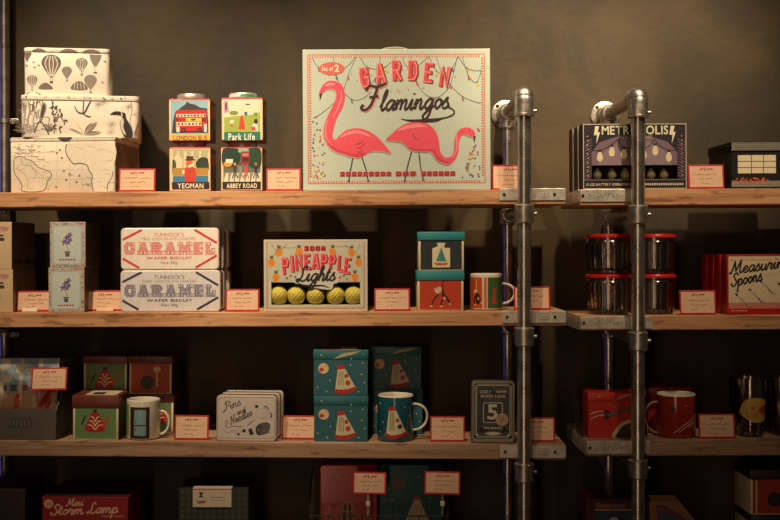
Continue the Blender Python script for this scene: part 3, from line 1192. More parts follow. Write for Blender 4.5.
def art_yeoman(A):
    A.rect(173, 149.5, 208.3, 182, '#c9b98a')
    A.rect(173, 149.5, 208.3, 158, '#b5ad8c')
    A.up()
    for a in (177, 184, 191, 199):
        A.rect(a, 151, a + 2.6, 172, '#d8cba4')
    A.ell(177.5, 164, 5, 9, '#e0d3ab', 14)
    A.blob([(172.8, 160), (176, 162), (176, 172), (172.8, 174)], '#3c5a40')
    A.blob([(196, 163), (200, 158), (205, 157.5), (208.3, 160), (208.3, 171), (200, 171), (197, 168)], '#2f3f35')
    A.rect(173, 168, 208.3, 175.5, '#b98a3c')
    A.up()
    A.rect(173, 176, 208.3, 182, '#3f7ba3')
    A.rect(185, 168, 195.5, 182, '#c8402f')
    A.blob([(184.5, 172), (187, 167), (193.5, 167), (196, 172), (195.5, 177), (185, 177)], '#cf4632')
    A.up()
    A.blob([(186, 163), (188, 160), (192, 161), (193.5, 164.5), (190, 167), (187, 166.5)], '#e2673f')
    A.blob([(188, 166), (193, 163.5), (194, 165), (190, 167.5)], '#f1e6d2')
    A.rect(186.6, 156.3, 193.4, 160, '#222022')
    A.rect(185.6, 159.2, 195, 160.6, '#222022')
    A.rect(187, 158.4, 193, 159.1, '#b63a2c')
    A.rect(188, 171, 193, 171.7, '#a02a22')
    A.rect(182.5, 170, 184.6, 174, '#f1e6d2')
    A.rect(172, 182, 209.5, 189.6, '#3c1f22')
    A.up()
    A.text('YEOMAN', 177.5, 183.2, 203.5, 188.4, '#efe2c4')


def art_abbey(A):
    A.rect(223.5, 149, 260.5, 182, '#6d6a5d')
    A.blob([(223.5, 149), (238, 149), (241, 158), (236, 166), (223.5, 166)], '#1d3b2e')
    A.blob([(248, 149), (260.5, 149), (260.5, 167), (250, 167), (247, 158)], '#23442f')
    A.rect(238.5, 149, 249, 152.5, '#7fb7a0')
    A.up()
    A.rect(241.5, 151.5, 250, 164, '#8d1f2a')
    A.rect(242.5, 153, 249, 156.3, '#c07a6a')
    A.rect(242.5, 158, 249, 161, '#472028')
    A.ell(228, 164, 4.4, 3, '#d99a35', 12)
    A.rect(226, 159, 233, 163, '#e7decb')
    A.rect(223.5, 172, 260.5, 181.6, '#8b8674')
    A.up()
    for k in range(7):
        u = 224 + k * 5.4
        A.poly([(u + 2.3, 173), (u + 4.6, 173), (u + 4.2, 181.6), (u - .2, 181.6)], '#e8dcc0')
    A.up()
    for u, c, h in ((235, '#3a3a3c', '#e08a5a'), (240.5, '#8d8a82', '#6b4630'), (246, '#d9452f', '#7a4a34'), (256, '#2a2f45', '#b0674a')):
        A.poly([(u - 1.6, 166), (u + 1.6, 166), (u + 1.4, 172), (u - 1.4, 172)], c)
        A.line([(u - .4, 171.5), (u - 2.6, 178.5)], 1.1, c)
        A.line([(u + .4, 171.5), (u + 3, 178.5)], 1.1, c)
        A.ell(u, 164, 1.4, 1.7, h, 10)
    A.rect(222.5, 181.6, 261, 189.6, '#2c2328')
    A.up()
    A.text('ABBEY ROAD', 226.5, 183.4, 257, 188.1, '#efe2c4')


def art_bus(A):
    A.rect(171, 100.5, 208.5, 134, '#8bb6c6')
    A.up()
    A.poly([(173, 122), (175, 113), (181, 107.5), (186, 104), (187, 101.5), (190, 103.5), (195, 104.5), (200, 107.5), (207, 108.5), (208.5, 122), (208.5, 133), (172, 133)], '#3e3a3b')
    A.up()
    A.rr(175.5, 110, 206.8, 131, 2.5, '#c2261f')
    A.up()
    A.rect(176.5, 114, 206, 117, '#e3cfb0')
    A.rect(176.5, 122, 201.5, 125.8, '#e3cfb0')
    A.rect(186, 118, 201.5, 121.4, '#e9c353')
    A.up()
    for k in range(9):
        A.ell(178.5 + k * 3.3, 115.6, 1, 1.2, ['#5a3a30', '#b8603a', '#2d2d33'][k % 3], 8)
    for k in range(7):
        A.ell(179 + k * 3.5, 124, 1, 1.3, ['#2d2d33', '#5a3a30', '#b8603a'][k % 3], 8)
    A.ell(193.5, 119.7, 2.8, 1, '#5c3c1c', 10)
    A.rect(176, 118.5, 179, 121, '#6d2420')
    A.rect(202.5, 118, 206, 121.5, '#6d2420')
    A.ell(183.5, 130, 2.3, 2.3, '#231d1e', 12)
    A.ell(200, 130, 2.3, 2.3, '#231d1e', 12)
    A.rect(176.5, 126.5, 179.5, 132, '#e8e0d0')
    A.rect(204, 124, 207, 132, '#cfd2cf')
    A.up()
    A.ell(183.5, 130, 1.1, 1.1, '#b3372b', 8)
    A.ell(200, 130, 1.1, 1.1, '#b3372b', 8)
    A.rect(170, 134, 209.5, 142, '#e5b653')
    A.up()
    A.text('LONDON BUS', 173.5, 135.6, 207.3, 140.6, '#7a3a1c')


def art_park(A):
    A.rect(224.2, 99.5, 260, 132, '#9caf4a')
    A.rect(224.2, 99.5, 260, 112, '#d9d8c0')
    A.up()
    A.blob([(224.2, 112), (232, 109.5), (245, 108.5), (260, 106), (260, 112), (250, 115), (236, 116), (224.2, 117)], '#e6d8b8')
    A.poly([(224.2, 101), (228, 101), (229, 112), (224.2, 113)], '#c98aa0')
    A.rect(225.4, 103, 227, 110, '#3c3a5c')
    A.ell(234, 113, 4.5, 2.4, '#7a9247', 12)
    A.ell(248, 104.5, 2.5, .8, '#56503f', 8)
    A.rect(244.5, 112, 247.5, 115.5, '#3f5f8f')
    A.up()
    A.rect(254, 112.5, 257.5, 116, '#6f8f5d')
    A.ell(232, 118.6, 1.6, 1.8, '#d98c5a', 10)
    A.rect(230.5, 120, 233.6, 123.5, '#efe9db')
    A.rect(230.8, 123.5, 233.3, 127, '#c46a4a')
    A.poly([(240.5, 117), (243.5, 117), (245.5, 129.5), (238.5, 129.5)], '#d8422f')
    A.ell(242, 117.2, 1.7, 1.9, '#c9572f', 10)
    A.poly([(253, 124), (257, 122), (258, 131), (251, 131)], '#e4ded0')
    A.ell(256, 121.5, 1.9, 2.6, '#2a211e', 10)
    A.poly([(251, 127), (255, 126.5), (256, 130.5), (251.5, 131)], '#c84a38')
    A.rect(224, 132, 260.5, 141.3, '#2c7562')
    A.up()
    A.text('Park Life', 228.5, 133.3, 255, 140.2, '#efe8d6')


SIDE = [(.1, .1, .4, .3, '#7d6a55'), (.45, .3, .9, .55, '#5b6f80'), (.15, .55, .5, .85, '#a4583c'), (.55, .62, .9, .9, '#8d8a5a')]
PL = Spot(169.2, 211, 147, L1, .012)
PR = Spot(220.8, 262.8, 147, L1, .012)
tin(PL, .085, 'lower picture tin of the pair reading YEOMAN, with a red guard', art_yeoman, SIDE)
tin(PR, .085, 'lower picture tin reading ABBEY ROAD, with people on a crossing', art_abbey, SIDE)
lh = 6.2 * PL.t
for P0, u0, u1, vt, lab, f, lc, l2 in ((PL, 168.8, 210.6, 98.8, 'upper picture tin reading LONDON BUS, with a red double decker', art_bus, '#a8a69a', None),
                               (PR, 221.4, 263.3, 97.8, 'upper picture tin reading Park Life, with people on grass', art_park, '#c9c6b8', '#3f9a5a')):
    P = Spot(u0, u1, vt, L1, .012, zbase=P0.top + lh)
    tin(P, .085, lab, f, SIDE, lc, l2)

# ---------------------------------------------------------------- flamingo box
P = Spot(303.2, 490.8, 49, L1, .012)
t = thing('gift_box', 'large pale mint box reading GARDEN Flamingos with two pink flamingos', 'gift box', P.loc, P.rot)
m = MB()
m.box(-P.w / 2, P.w / 2, 0, .09, 0, P.h, mat('#c3cfc0', .5, 0, .05, 12), .0015)
A = Art(m, P.face())
O = '#dc6a4c'
A.frame(308, 54, 485.6, 183.6, .9, O)
for i in range(int((484 - 310) / 2.6)):
    u = 310 + i * 2.6
    A.rect(u, 55.4, u + 1.2, 57.6, O)
    A.rect(u, 180.4, u + 1.2, 182.6, O)
for i in range(int((180 - 58) / 2.6)):
    v = 58 + i * 2.6
    A.rect(309.4, v, 311.8, v + 1.2, O)
    A.rect(481.8, v, 484.2, v + 1.2, O)
# strings of lights
WIRE = '#3d4c46'
BULB = ['#e0483f', '#e8c94c', '#3f7fa6', '#5fa06a', '#d94f7a', '#e88a3c']
strands = [[(313, 57), (318, 66), (326, 70), (338, 70), (348, 66), (356, 57)],
           [(334, 57), (336, 72), (342, 88), (352, 99), (362, 99), (372, 92)],
           [(357, 57), (350, 72), (343, 92), (334, 103), (322, 113), (313, 118)],
           [(361, 57), (367, 66), (376, 69), (386, 67), (397, 57)],
           [(381, 57), (378, 75), (366, 90)],
           [(403, 57), (407, 66), (418, 66), (429, 57)],
           [(411, 57), (416, 78), (424, 93), (436, 98), (446, 92), (452, 82), (458, 57)],
           [(430, 57), (436, 70), (444, 74), (453, 68), (459, 57)],
           [(437, 57), (442, 72), (450, 84), (463, 97), (478, 103), (482, 103)],
           [(459, 57), (466, 67), (474, 71), (482, 71)],
           [(463, 57), (468, 74), (474, 82), (478, 82), (482, 71)]]
k = 0
for s in strands:
    A.line(s, .45, WIRE)
A.up()
for s in strands:
    c = catmull(s, 5)
    for q in range(6, len(c) - 2, 9):
        u, v = c[q]
        A.rect(u - .6, v - .4, u + .6, v + 1, '#30403a')
        A.ell(u + .5, v + 2.6, 1.15, 1.9, BULB[k % 6], 10, -.3)
        k += 1
for u, v in ((352, 74), (358, 80), (372, 75), (388, 72), (403, 70), (420, 72), (437, 76), (424, 88), (360, 68), (456, 77), (398, 90), (400, 91.5), (391, 91), (409, 89.5)):
    A.ell(u, v, .8, .8, '#e8766a', 8)
# badge
pts = []
for q in range(44):
    a = 2 * PI * q / 44
    e = 1 if q % 2 else .93
    pts.append((332.5 + 13.3 * e * math.cos(a), 68.3 + 6.9 * e * math.sin(a)))
A.poly(pts, '#e06a5c')
A.up()
A.text('Set of', 322.5, 66.2, 333.8, 70.6, '#f4e8d4')
A.text('2', 335.2, 64.4, 339.6, 71.6, '#f8eedc')
# title
for ch, u, v, r, w in (('G', 364.7, 77.2, -.17, 9.4), ('A', 380.8, 73.4, -.12, 10.2), ('R', 397.2, 70.4, -.04, 9.6), ('D', 413.3, 70.4, .02, 9.6), ('E', 429, 72.8, .1, 9), ('N', 445.2, 77, .17, 9.8)):
    A.block(ch, u, v, w, 20.5, 3.9, '#7d2f33', r, dx=1.3, dy=.8)
    A.up()
    A.block(ch, u, v, w, 20.5, 3.9, '#e04a52', r)
    A.up()
    A.block(ch, u - .4, v - .2, w - .6, 19.8, .8, '#f3a29a', r)
    A.up(-2)
A.up(3)
D = '#38242a'
A.script('F', 364.5, 110.5, 12.2, '#e88a80', 3.3, -.04, .28, .95)
A.up()
A.script('F', 363.6, 110, 12.2, D, 2.9, -.04, .28, .95)
A.script('lamingos', 379.8, 110.6, 10.2, D, 2.3, -.03, .28, end=449)
A.line([(447, 107), (453.5, 110), (454, 114.5), (446, 118), (436, 119.2), (426, 119.6)], 1.5, D)
A.blob([(401, 118.8), (410, 119.6), (424, 119.2), (438, 118.4), (444, 117.6), (438, 121.6), (424, 122.8), (412, 122.2)], D)
A.up()
# flamingos
PK, PKD, PKL = '#ee5468', '#d33f55', '#f58e98'


def legs(ls):
    for l in ls:
        A.line(l, 1.15, '#33302d', False)
        A.line([(l[-1][0] - 1.2, l[-1][1] + .2), (l[-1][0] + 1.4, l[-1][1] + .2)], .7, '#33302d')


legs([[(353.5, 155), (350.5, 170), (348.8, 181)], [(361.5, 155), (366.3, 170), (368.3, 181)]])
legs([[(412.3, 150), (408, 165), (404.6, 181)], [(418.8, 150), (420.8, 168), (423.3, 180)]])
A.up()
F1 = [(330, 80.5), (337, 81), (342, 84), (345, 90), (345.6, 97), (343, 107), (338.5, 115), (335.5, 122), (333.4, 130), (333, 136), (335.5, 139.5),
      (341, 134), (348, 129.5), (358, 128), (368, 130.5), (378, 137), (386, 146), (391.5, 153.6), (384, 151.5), (374, 151), (366, 154), (361, 157),
      (354, 157.2), (345, 154.5), (336, 151.5), (329, 146), (325, 139), (324, 131), (326, 121), (331, 110), (335.5, 101), (337, 94), (335, 89.5),
      (330, 88.5), (326, 90), (323.4, 92), (322, 96), (321, 99), (319.7, 94), (321.5, 88), (325, 83)]
A.poly([(p[0] - .9, p[1] + .9) for p in catmull(F1, 3, True)], '#b9b6a6')
F2 = [(386.5, 140), (393, 133), (400, 127), (409, 123), (420, 122.3), (429, 124.6), (435.5, 130.8), (439, 140), (440.3, 150.8), (444, 156.8), (449, 157.7), (453, 154.6),
      (454.6, 147.7), (455.4, 138.5), (459, 130.8), (465.4, 127.7), (471.5, 129), (474.8, 132.3), (475.8, 137), (475, 141.8), (473.6, 137.7), (470, 136.6), (466, 134.8), (463, 134.8),
      (460.8, 137.7), (459, 143), (458.5, 152.3), (455.4, 159), (450, 164.4), (443, 163.8), (436, 159), (431.5, 152.3), (424, 152), (418.5, 151.7), (410.8, 150), (406, 145.6), (400, 141.6)]
A.poly([(p[0] - .9, p[1] + .9) for p in catmull(F2, 3, True)], '#a9aa9a')
A.up()
A.poly(catmull(F1, 3, True), PK)
A.poly(catmull(F2, 3, True), PK)
A.up()
# shading and plumage
A.blob([(326, 138), (330, 144), (338, 149), (348, 152), (356, 154), (364, 152), (366, 154), (361, 156.6), (354, 156.8), (345, 154), (336, 151), (329.5, 145.6)], PKD)
A.blob([(340, 137), (348, 131.6), (357, 130), (366, 132.6), (372, 137), (365, 135), (357, 133), (349, 134.6)], PKL)
A.line([(328.5, 118), (326, 128), (326.6, 137), (330, 143)], 1.5, PKL, taper=True)
A.line([(341.5, 90), (342, 97), (338, 108), (333, 118)], 1.5, PKL, taper=True)
A.blob([(325, 85), (330, 82.4), (336, 83), (333, 85.4), (328, 86)], PKL)
A.blob([(397, 131), (408, 125.4), (420, 124.2), (428, 127), (420, 127.4), (410, 128.4)], PKL)
A.blob([(409, 147), (416, 149), (426, 149.5), (434, 150), (438, 156), (445, 161.5), (451, 161.6), (446, 163.6), (438, 160), (432, 152), (418, 151.2), (411, 149.6)], PKD)
A.line([(457, 133), (457.2, 142), (456.4, 151), (452, 158)], 1.4, PKL, taper=True)
A.up()
for s in ([(357, 147.6), (361, 147.6), (366, 142)], [(354, 144), (360, 143.5), (364, 139.6)], [(357, 152), (361, 151.8), (363, 150)], [(412, 132.5), (415, 138), (419.5, 140.5)], [(412.5, 144), (416, 146.3)]):
    A.line(s, .7, '#7e2434', taper=True)
A.poly([(319.7, 93.4), (322.8, 93), (321, 99.4)], '#2f2a2a')
A.poly([(473.4, 137), (476, 136.6), (475, 142.6)], '#2f2a2a')
A.ell(330.5, 85, .7, .7, '#3c2024', 8)
A.ell(469.8, 131, .7, .7, '#3c2024', 8)
# confetti dots
rd = random.Random(9)
for q in range(62):
    u, v = rd.uniform(313, 330), rd.uniform(116, 178)
    if u < 318 + (v - 116) * .22:
        A.ell(u, v, .95, .95, BULB[q % 6], 8)
for q in range(70):
    u, v = rd.uniform(462, 480), rd.uniform(126, 178)
    if u > 476 - (v - 126) * .28 and not (v < 143 and u < 478):
        A.ell(u, v, .95, .95, BULB[q % 6], 8)
# caption of red chips with dark letters (too small to read)
for a, b in ((340, 392), (395.5, 417), (421, 456)):
    n = int((b - a) / 5.6)
    st = (b - a) / n
    for q in range(n):
        A.rr(a + q * st, 171.4, a + q * st + st * .92, 176, 1, '#df4f52')
A.up()
for a, b in ((340, 392), (395.5, 417), (421, 456)):
    n = int((b - a) / 5.6)
    st = (b - a) / n
    for q in range(n):
        A.rrframe(a + q * st + st * .24, 172.3, a + q * st + st * .68, 175.2, .7, .8, '#40222a')
m.build('body', t)
m = MB()
pts = [(P.X(396 + 15 * math.cos(a)), .05, P.h - .003 + 6.2 * P.t * math.sin(a) ** .7) for a in [PI * (1 - k / 14) for k in range(15)]]
m.tube(pts, .0035, mat('#aaa697', .3, 0, .05, 20), 8, 1.4)
m.build('handle', t)

# ---------------------------------------------------------------- festoon light boxes
def festoon(P, d, label, front):
    t = thing('light_box', label, 'boxed lights', P.loc, P.rot, None if front else 'festoon boxes behind the front one')
    pu = mat('#231b27', .7, 0, .08, 20)
    m = MB()
    if not front:
        m.box(-P.w / 2, P.w / 2, 0, d, 0, P.h, pu, .001)
        A = Art(m, P.face())
        A.frame(P.u0 + .4, P.vt + .4, P.u1 - .4, P.vb - .4, .7, '#b9ad92')
        m.build('body', t)
        return
    # shell with a window cut in the front
    wl, wr, wb, wt = P.X(592), P.X(677.5), P.Z(179), P.Z(165.5)
    x0, x1 = -P.w / 2, P.w / 2
    m.box(x0, x1, .006, d, wt + .0005, P.h, pu, .0008)
    m.box(x0, x1, d - .003, d, 0, wt, pu, .0005)
    m.box(x0, x1, .006, d - .003, 0, wb - .0005, pu, .0005)
    m.box(x0, wl - .001, .006, d - .003, wb, wt, pu, .0005)
    m.box(wr + .001, x1, .006, d - .003, wb, wt, pu, .0005)
    m.box(x0, x1, 0, .006, wt, P.h, pu, .0005)
    m.box(x0, x1, 0, .006, 0, wb, pu, .0005)
    m.box(x0, wl, 0, .006, wb, wt, pu, .0005)
    m.box(wr, x1, 0, .006, wb, wt, pu, .0005)
    A = Art(m, P.face())
    A.frame(P.u0 + .3, P.vt + .3, P.u1 - .3, P.vb - .3, .8, '#cabda0')
    A.poly([(592, 165), (592, 152), (600, 142), (616, 137), (652, 137), (668, 142), (677.5, 152), (677.5, 165)], '#7d6673')
    A.up()
    A.poly([(598, 165), (606, 150), (622, 141), (648, 141), (664, 150), (672, 165)], '#927a84')
    # city rays at both sides
    for k in range(14):
        v = 141 + k * 2.8
        A.line([(585, v + 1.5), (592, v - 2)], .5, '#8d7688')
        A.line([(678, v - 2), (685.6, v + 1.5)], .5, '#8d7688')
    for k in range(10):
        v = 136 + k * 4.4
        A.ell(587.7 + (k % 2) * .6, v, .8, .8, '#d9a06a', 7)
        A.ell(681.8 + (k % 2) * .6, v, .8, .8, '#c96a5a', 7)
    A.up()
    A.text('METROPOLIS', 602, 125.6, 668.6, 134.6, '#e7dfb8')
    A.text('FESTOON LIGHT', 618.5, 135.6, 652.5, 138.4, '#cdbfa2', False)
    for s in (0, 75.5):
        A.poly([(595.5 + s, 126), (599.5 + s, 126), (598 + s, 132), (600.5 + s, 132), (596.5 + s, 144), (597.2 + s, 135), (594.2 + s, 135)], '#efe6be')
    wires = [[(592, 150), (598, 150.5), (606, 148), (614, 143), (618, 139)], [(618, 139), (624, 147), (636, 148.5), (648, 147), (655, 139)], [(655, 139), (660, 146), (668, 150), (677, 151)]]
    for w in wires:
        A.line(w, .8, '#221c24')
    A.up()
    for u, v in ((600, 150), (612, 145), (624, 147.5), (644, 148), (655.5, 144), (669, 150.5)):
        A.rect(u - 1.4, v - .6, u + 1.4, v + 2.4, '#221c24')
        A.blob([(u - 1.3, v + 2.2), (u - 2.9, v + 6.5), (u - 2.4, v + 10), (u, v + 11.4), (u + 2.4, v + 10), (u + 2.9, v + 6.5), (u + 1.3, v + 2.2)], '#e9d9ae')
    A.rect(584.5, 181.2, 685.6, 186.8, '#1d181e')
    A.rect(584.5, 179.2, 685.6, 180.4, '#6b5f5c')
    A.up()
    A.text('10 LED BATTERY OPERATED LIGHTS', 586.5, 183, 640, 185.6, '#d8cdb4')
    for k in range(17):
        A.rect(645 + k * 2.3, 183.2, 646.5 + k * 2.3, 185.4, '#d8cdb4')
    b = m.build('body', t)
    m = MB()
    m.box(wl - .002, wr + .002, .0062, .0068, wb - .001, wt + .001, FILM, 0, .001)
    m.build('window_film', t, 'clear plastic window with a glossy streak')


PF = Spot(583, 687, 123.4, R1, .012)
festoon(PF, .046, 'front purple festoon light box with lightning bolts and a bulb window', True)
festoon(Spot(577.6, 680.5, 126, R1, .066), .046, 'second festoon light box, edge showing behind the purple front box', False)
festoon(Spot(572.6, 675, 128, R1, .12), .046, 'rearmost festoon light box, pale edge showing behind the others', False)
# bulbs lying in the window of the front box
bl = None
for i, u in enumerate((597.5, 612, 625, 651, 664)):
    x, z = ray(u, 178.3, .03)
    lab = ['cream festoon bulb standing at the outer window edge of the purple festoon box', 'second festoon bulb from the lightning bolt end, dim behind film', 'festoon bulb in the window just before the pole', 'festoon bulb in the window just past the pole', 'festoon bulb nearest the price card end of the window'][i]
    t = thing('light_bulb', lab, 'bulb', (x, .031, PF.z + PF.Z(179) + .0004), group='festoon bulbs in the box window')
    m = MB()
    m.lathe([(0, 0), (.006, .0005), (.0098, .006), (.0102, .011), (.0075, .018), (.0035, .0235), (0, .0262)], mat('#e3d3a4', .3, 0, .04, 30), 18)
    m.build('bulb', t)

# ---------------------------------------------------------------- house box
P = Spot(731.8, 800, 141.5, R1, .012)
t = thing('house_box', 'black box shaped like a house with a lattice roof and pale window', 'decorated box', P.loc, P.rot)
HB = mat('#100e0c', .85, 0, .1, 20)
d = .17
m = MB()
m.box(-P.w / 2, P.w / 2, 0, d, 0, P.Z(151.4), HB, .001)
A = Art(m, P.face())
A.rect(738, 155, 776, 173.2, '#ecdcb4')
A.rect(784, 153.5, 796, 181, '#5d5248')
A.up()
for u in (751.5, 763.6):
    A.rect(u - .35, 155, u + .35, 173.2, '#3a322a')
for v in (161.3, 167.4):
    A.rect(738, v - .35, 776, v + .35, '#3a322a')
A.rect(731.8, 180.8, 800, 186.6, '#a39a8a')
A.up()
for i in range(27):
    A.line([(732.5 + i * 2.5, 181), (734.8 + i * 2.5, 183.7), (732.5 + i * 2.5, 186.4)], .6, '#4b4540', False)
rd = random.Random(3)
for i in range(44):
    u, v = rd.uniform(732.5, 768), rd.uniform(178, 181.6)
    A.ell(u, v, .9, .9, ['#d9542f', '#e0763c', '#b93b25'][i % 3], 6)
S = Art(m, lambda a, b, l: (-P.w / 2 - .0001 - l * .00009, a * d, b * P.h))
S.up()
for a in (.06, .33, .62, .9):
    S.rect(a, .02, a + .015, .74, '#6b6150')
m.build('body', t)
m = MB()
rl, zb, zt_ = P.w / 2 + .0015, P.Z(151.4) + .0005, P.h
m.box(-rl, rl, -.0025, d + .004, zb, zt_, HB, .001)
A = Art(m, P.face(-.0025))
A.rect(731.6, 142.4, 800.4, 150.4, '#908878')
A.up()
for j in range(4):
    for i in range(40):
        u, v = 732.6 + i * 1.72 + (j % 2) * .86, 143.4 + j * 2
        A.ell(u, v, .62, .72, '#39342e', 6)
m.build('roof', t)

# ================================================================== ROW 2
KRAFT = mat('#cdb18a', .65, 0, .06, 14)


def carton(P, d, label, grp):
    t = thing('carton', label, 'box', P.loc, P.rot, grp)
    m = MB()
    m.box(-P.w / 2, P.w / 2, 0, d, 0, P.h, KRAFT, .001)
    A = Art(m, P.face())
    v = P.vt
    for k in range(4):
        A.line([(-9 + k * 4, v + 10), (-4 + k * 4, v + 5.5), (2 + k * 2, v + 6), (4 + k, v + 9)], 1.6, '#b9777a', taper=True)
    A.up()
    A.rect(-12, v + 12.5, 3.5, v + 14.6, '#5e4a58')
    A.rect(-12, v + 15.8, 4.4, v + 19, '#4b3a3c')
    if v > 250:
        A.ell(-2, v + 27, 3, 3, '#7fa58a', 12)
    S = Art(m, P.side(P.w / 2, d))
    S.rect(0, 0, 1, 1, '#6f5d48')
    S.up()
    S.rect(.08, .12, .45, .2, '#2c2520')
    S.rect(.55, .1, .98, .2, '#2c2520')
    m.build('body', t)
    return P


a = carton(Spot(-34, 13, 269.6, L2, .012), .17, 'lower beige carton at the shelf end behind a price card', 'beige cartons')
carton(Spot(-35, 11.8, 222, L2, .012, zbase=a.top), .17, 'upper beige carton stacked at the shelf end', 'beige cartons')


def flower_carton(P, d, label):
    t = thing('carton', label, 'box', P.loc, P.rot, 'purple flower cartons')
    m = MB()
    m.box(-P.w / 2, P.w / 2, 0, d, 0, P.h, mat('#b9b29c', .5, 0, .08, 20), .001)
    A = Art(m, P.face())
    u0, u1, v0, v1 = P.u0, P.u1, P.vt, P.vb
    rd = random.Random(int(v0))
    cs = ['#b5485a', '#7b8f83', '#8d5a6d', '#6d7f8f', '#d18a8a']
    for i in range(70):
        e = rd.random()
        k = rd.randrange(4)
        if k == 0:
            u, v = u0 + 1 + e * (u1 - u0 - 2), v0 + rd.uniform(1, 3)
        elif k == 1:
            u, v = u0 + 1 + e * (u1 - u0 - 2), v1 - rd.uniform(1, 2.2)
        elif k == 2:
            u, v = u0 + rd.uniform(.6, 2), v0 + 1 + e * (v1 - v0 - 2)
        else:
            u, v = u1 - rd.uniform(.7, 3), v0 + 1 + e * (v1 - v0 - 2)
        A.ell(u, v, rd.uniform(.5, 1.3), rd.uniform(.4, .9), cs[i % 5], 7, rd.uniform(0, 3))
    A.rect(u1 - 9, v0 + .8, u1 - 1.5, v0 + 1.9, '#c4505c')
    A.up()
    A.rr(u0 + 2.4, v0 + 3.2, u1 - 3.6, v1 - 2.6, 4, '#c0cac6')
    A.up()
    A.rrframe(u0 + 3, v0 + 3.8, u1 - 4.2, v1 - 3.2, 3.6, .45, '#7d8f92')
    c = (u0 + u1) / 2 - .5
    A.ell(c, v0 + 18, 6.5, 8.5, '#d2cdbb', 18)
    A.up()
    # purple blossoms on a stem
    for a, b, r in ((2.6, 13, 3.2), (-.5, 16, 3.4), (3, 18, 2.8), (-3, 20, 3.2), (1, 20.6, 2.8)):
        for q in range(5):
            an = q * 1.257 + a
            A.blob([(c + a, v0 + b), (c + a + r * .6 * math.cos(an - .4), v0 + b + r * .6 * math.sin(an - .4)), (c + a + r * math.cos(an), v0 + b + r * math.sin(an)), (c + a + r * .6 * math.cos(an + .4), v0 + b + r * .6 * math.sin(an + .4))], ['#4a3f7d', '#5d529a'][q % 2], 3)
    A.line([(c - 1, v0 + 22), (c + .5, v0 + 26), (c + 1, v0 + 29)], .5, '#54606a')
    A.line([(c - 3, v0 + 22), (c - 5, v0 + 24)], .5, '#54606a')
    A.rect(c - 2.6, v0 + 29.4, c + 3, v0 + 30.6, '#3b3a38')
    A.poly([(c - 2.2, v0 + 31), (c + 2.6, v0 + 31), (c + 2, v0 + 34.6), (c - 1.6, v0 + 34.6)], '#55564f')
    for q in range(6):
        A.ell(c - 7 + q * 2.8, v0 + 37.7, 1.1, .95, '#a82a33', 6)
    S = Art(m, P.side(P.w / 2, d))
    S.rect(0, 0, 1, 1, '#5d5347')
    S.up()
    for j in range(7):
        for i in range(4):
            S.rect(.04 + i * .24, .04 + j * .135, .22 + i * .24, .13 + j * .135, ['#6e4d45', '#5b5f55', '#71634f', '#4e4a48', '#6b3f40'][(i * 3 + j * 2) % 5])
    m.build('body', t)
    return P


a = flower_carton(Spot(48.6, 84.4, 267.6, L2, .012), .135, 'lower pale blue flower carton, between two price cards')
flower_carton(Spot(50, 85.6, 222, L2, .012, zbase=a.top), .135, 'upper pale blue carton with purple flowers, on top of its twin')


def hinge_tin(P, d, r, rim, name, label, grp, artf=None, face='#e9dfd2', base='#8a8278'):
    """rounded flat tin standing on edge: deep back half, thin printed lid in front"""
    t = thing(name, label, 'tin', P.loc, P.rot, grp)
    bm_ = mat(base, .35, .6, .08, 30)
    x0, x1 = -P.w / 2, P.w / 2
    m = MB()
    m.slab(rrect(x0 + .001, x1 - .001, .0005, P.h - .001, r, 6), 'y', d * .36, d, bm_, .0015, True)
    m.build('base', t)
    m = MB()
    m.slab(rrect(x0, x1, 0, P.h, r, 6), 'y', 0, d * .355, rim, .0022, True)
    if artf:
        A = Art(m, P.face())
        px = 1 / P.t
        A.poly(rrect(P.u0 + 1.4, P.u1 - 1.4, P.vt + 1.4, P.vb - 1.4, max(1, r * px - 1.2), 6), face)
        A.up()
        artf(A, P)
    m.build('lid', t)
    return P


def art_caramel(col, col2):
    def f(A, P):
        u0, u1, v0, v1 = P.u0 + 1.4, P.u1 - 1.4, P.vt + 1.4, P.vb - 1.4
        w = 2.4
        for (a, b, c, d) in ((u0 + .6, v0 + 10.5, u0 + 20, v0 + .6), (u1 - 23, v0 + .6, u1 - .6, v0 + 14), (u0 + .6, v1 - 10, u0 + 17, v1 - .6), (u1 - 22, v1 - .6, u1 - .6, v1 - 13)):
            A.line([(a, b), (c, d)], w, col2, False)
        A.up()
        c = (u0 + u1) / 2
        A.text("TUNNOCK'S", c - 16, v0 + 3.6, c + 14, v0 + 7.4, col2, False)
        A.text('MILK CHOCOLATE COATED' if col == '#cf3b3f' else 'DARK CHOCOLATE COATED', c - 28, v0 + 8.3, c + 26, v0 + 11, '#b06a58' if col == '#cf3b3f' else '#7d6a5a', False)
        hgt, cv = 12.6, v0 + 19.2
        n = 7
        ws = [12.4, 12.4, 12.4, 12.4, 13.8, 11, 11]
        tot = sum(ws)
        u = c - 47.3
        k = 94 / tot
        for ch, wd in zip('CARAMEL', ws):
            wd *= k
            cu = u + wd / 2
            W_ = wd - 1.6 if ch not in 'AM' else wd - 2
            A.block(ch, cu, cv, W_ - 1, hgt, 3.9, col, 0, True)
            A.up()
            A.block(ch, cu, cv, W_ - 1.6, hgt - .9, 2.6, '#efc9c0' if col == '#cf3b3f' else '#b9b3c0', 0, True)
            A.up()
            A.block(ch, cu, cv, W_ - 2.4, hgt - 1.7, 1.5, '#dd7f7a' if col == '#cf3b3f' else '#7c7689', 0, False)
            A.up(-2)
            u += wd
        A.up(3)
        A.text('WAFER BISCUIT', c - 23.5, v0 + 27.4, c + 22, v0 + 30.2, col2)
        A.text('Net 30g' if col == '#cf3b3f' else 'Net 30g', c - 9, v0 + 32, c + 7.5, v0 + 35.6, '#8d5a4c' if col == '#cf3b3f' else '#3a3634', False)
    return f


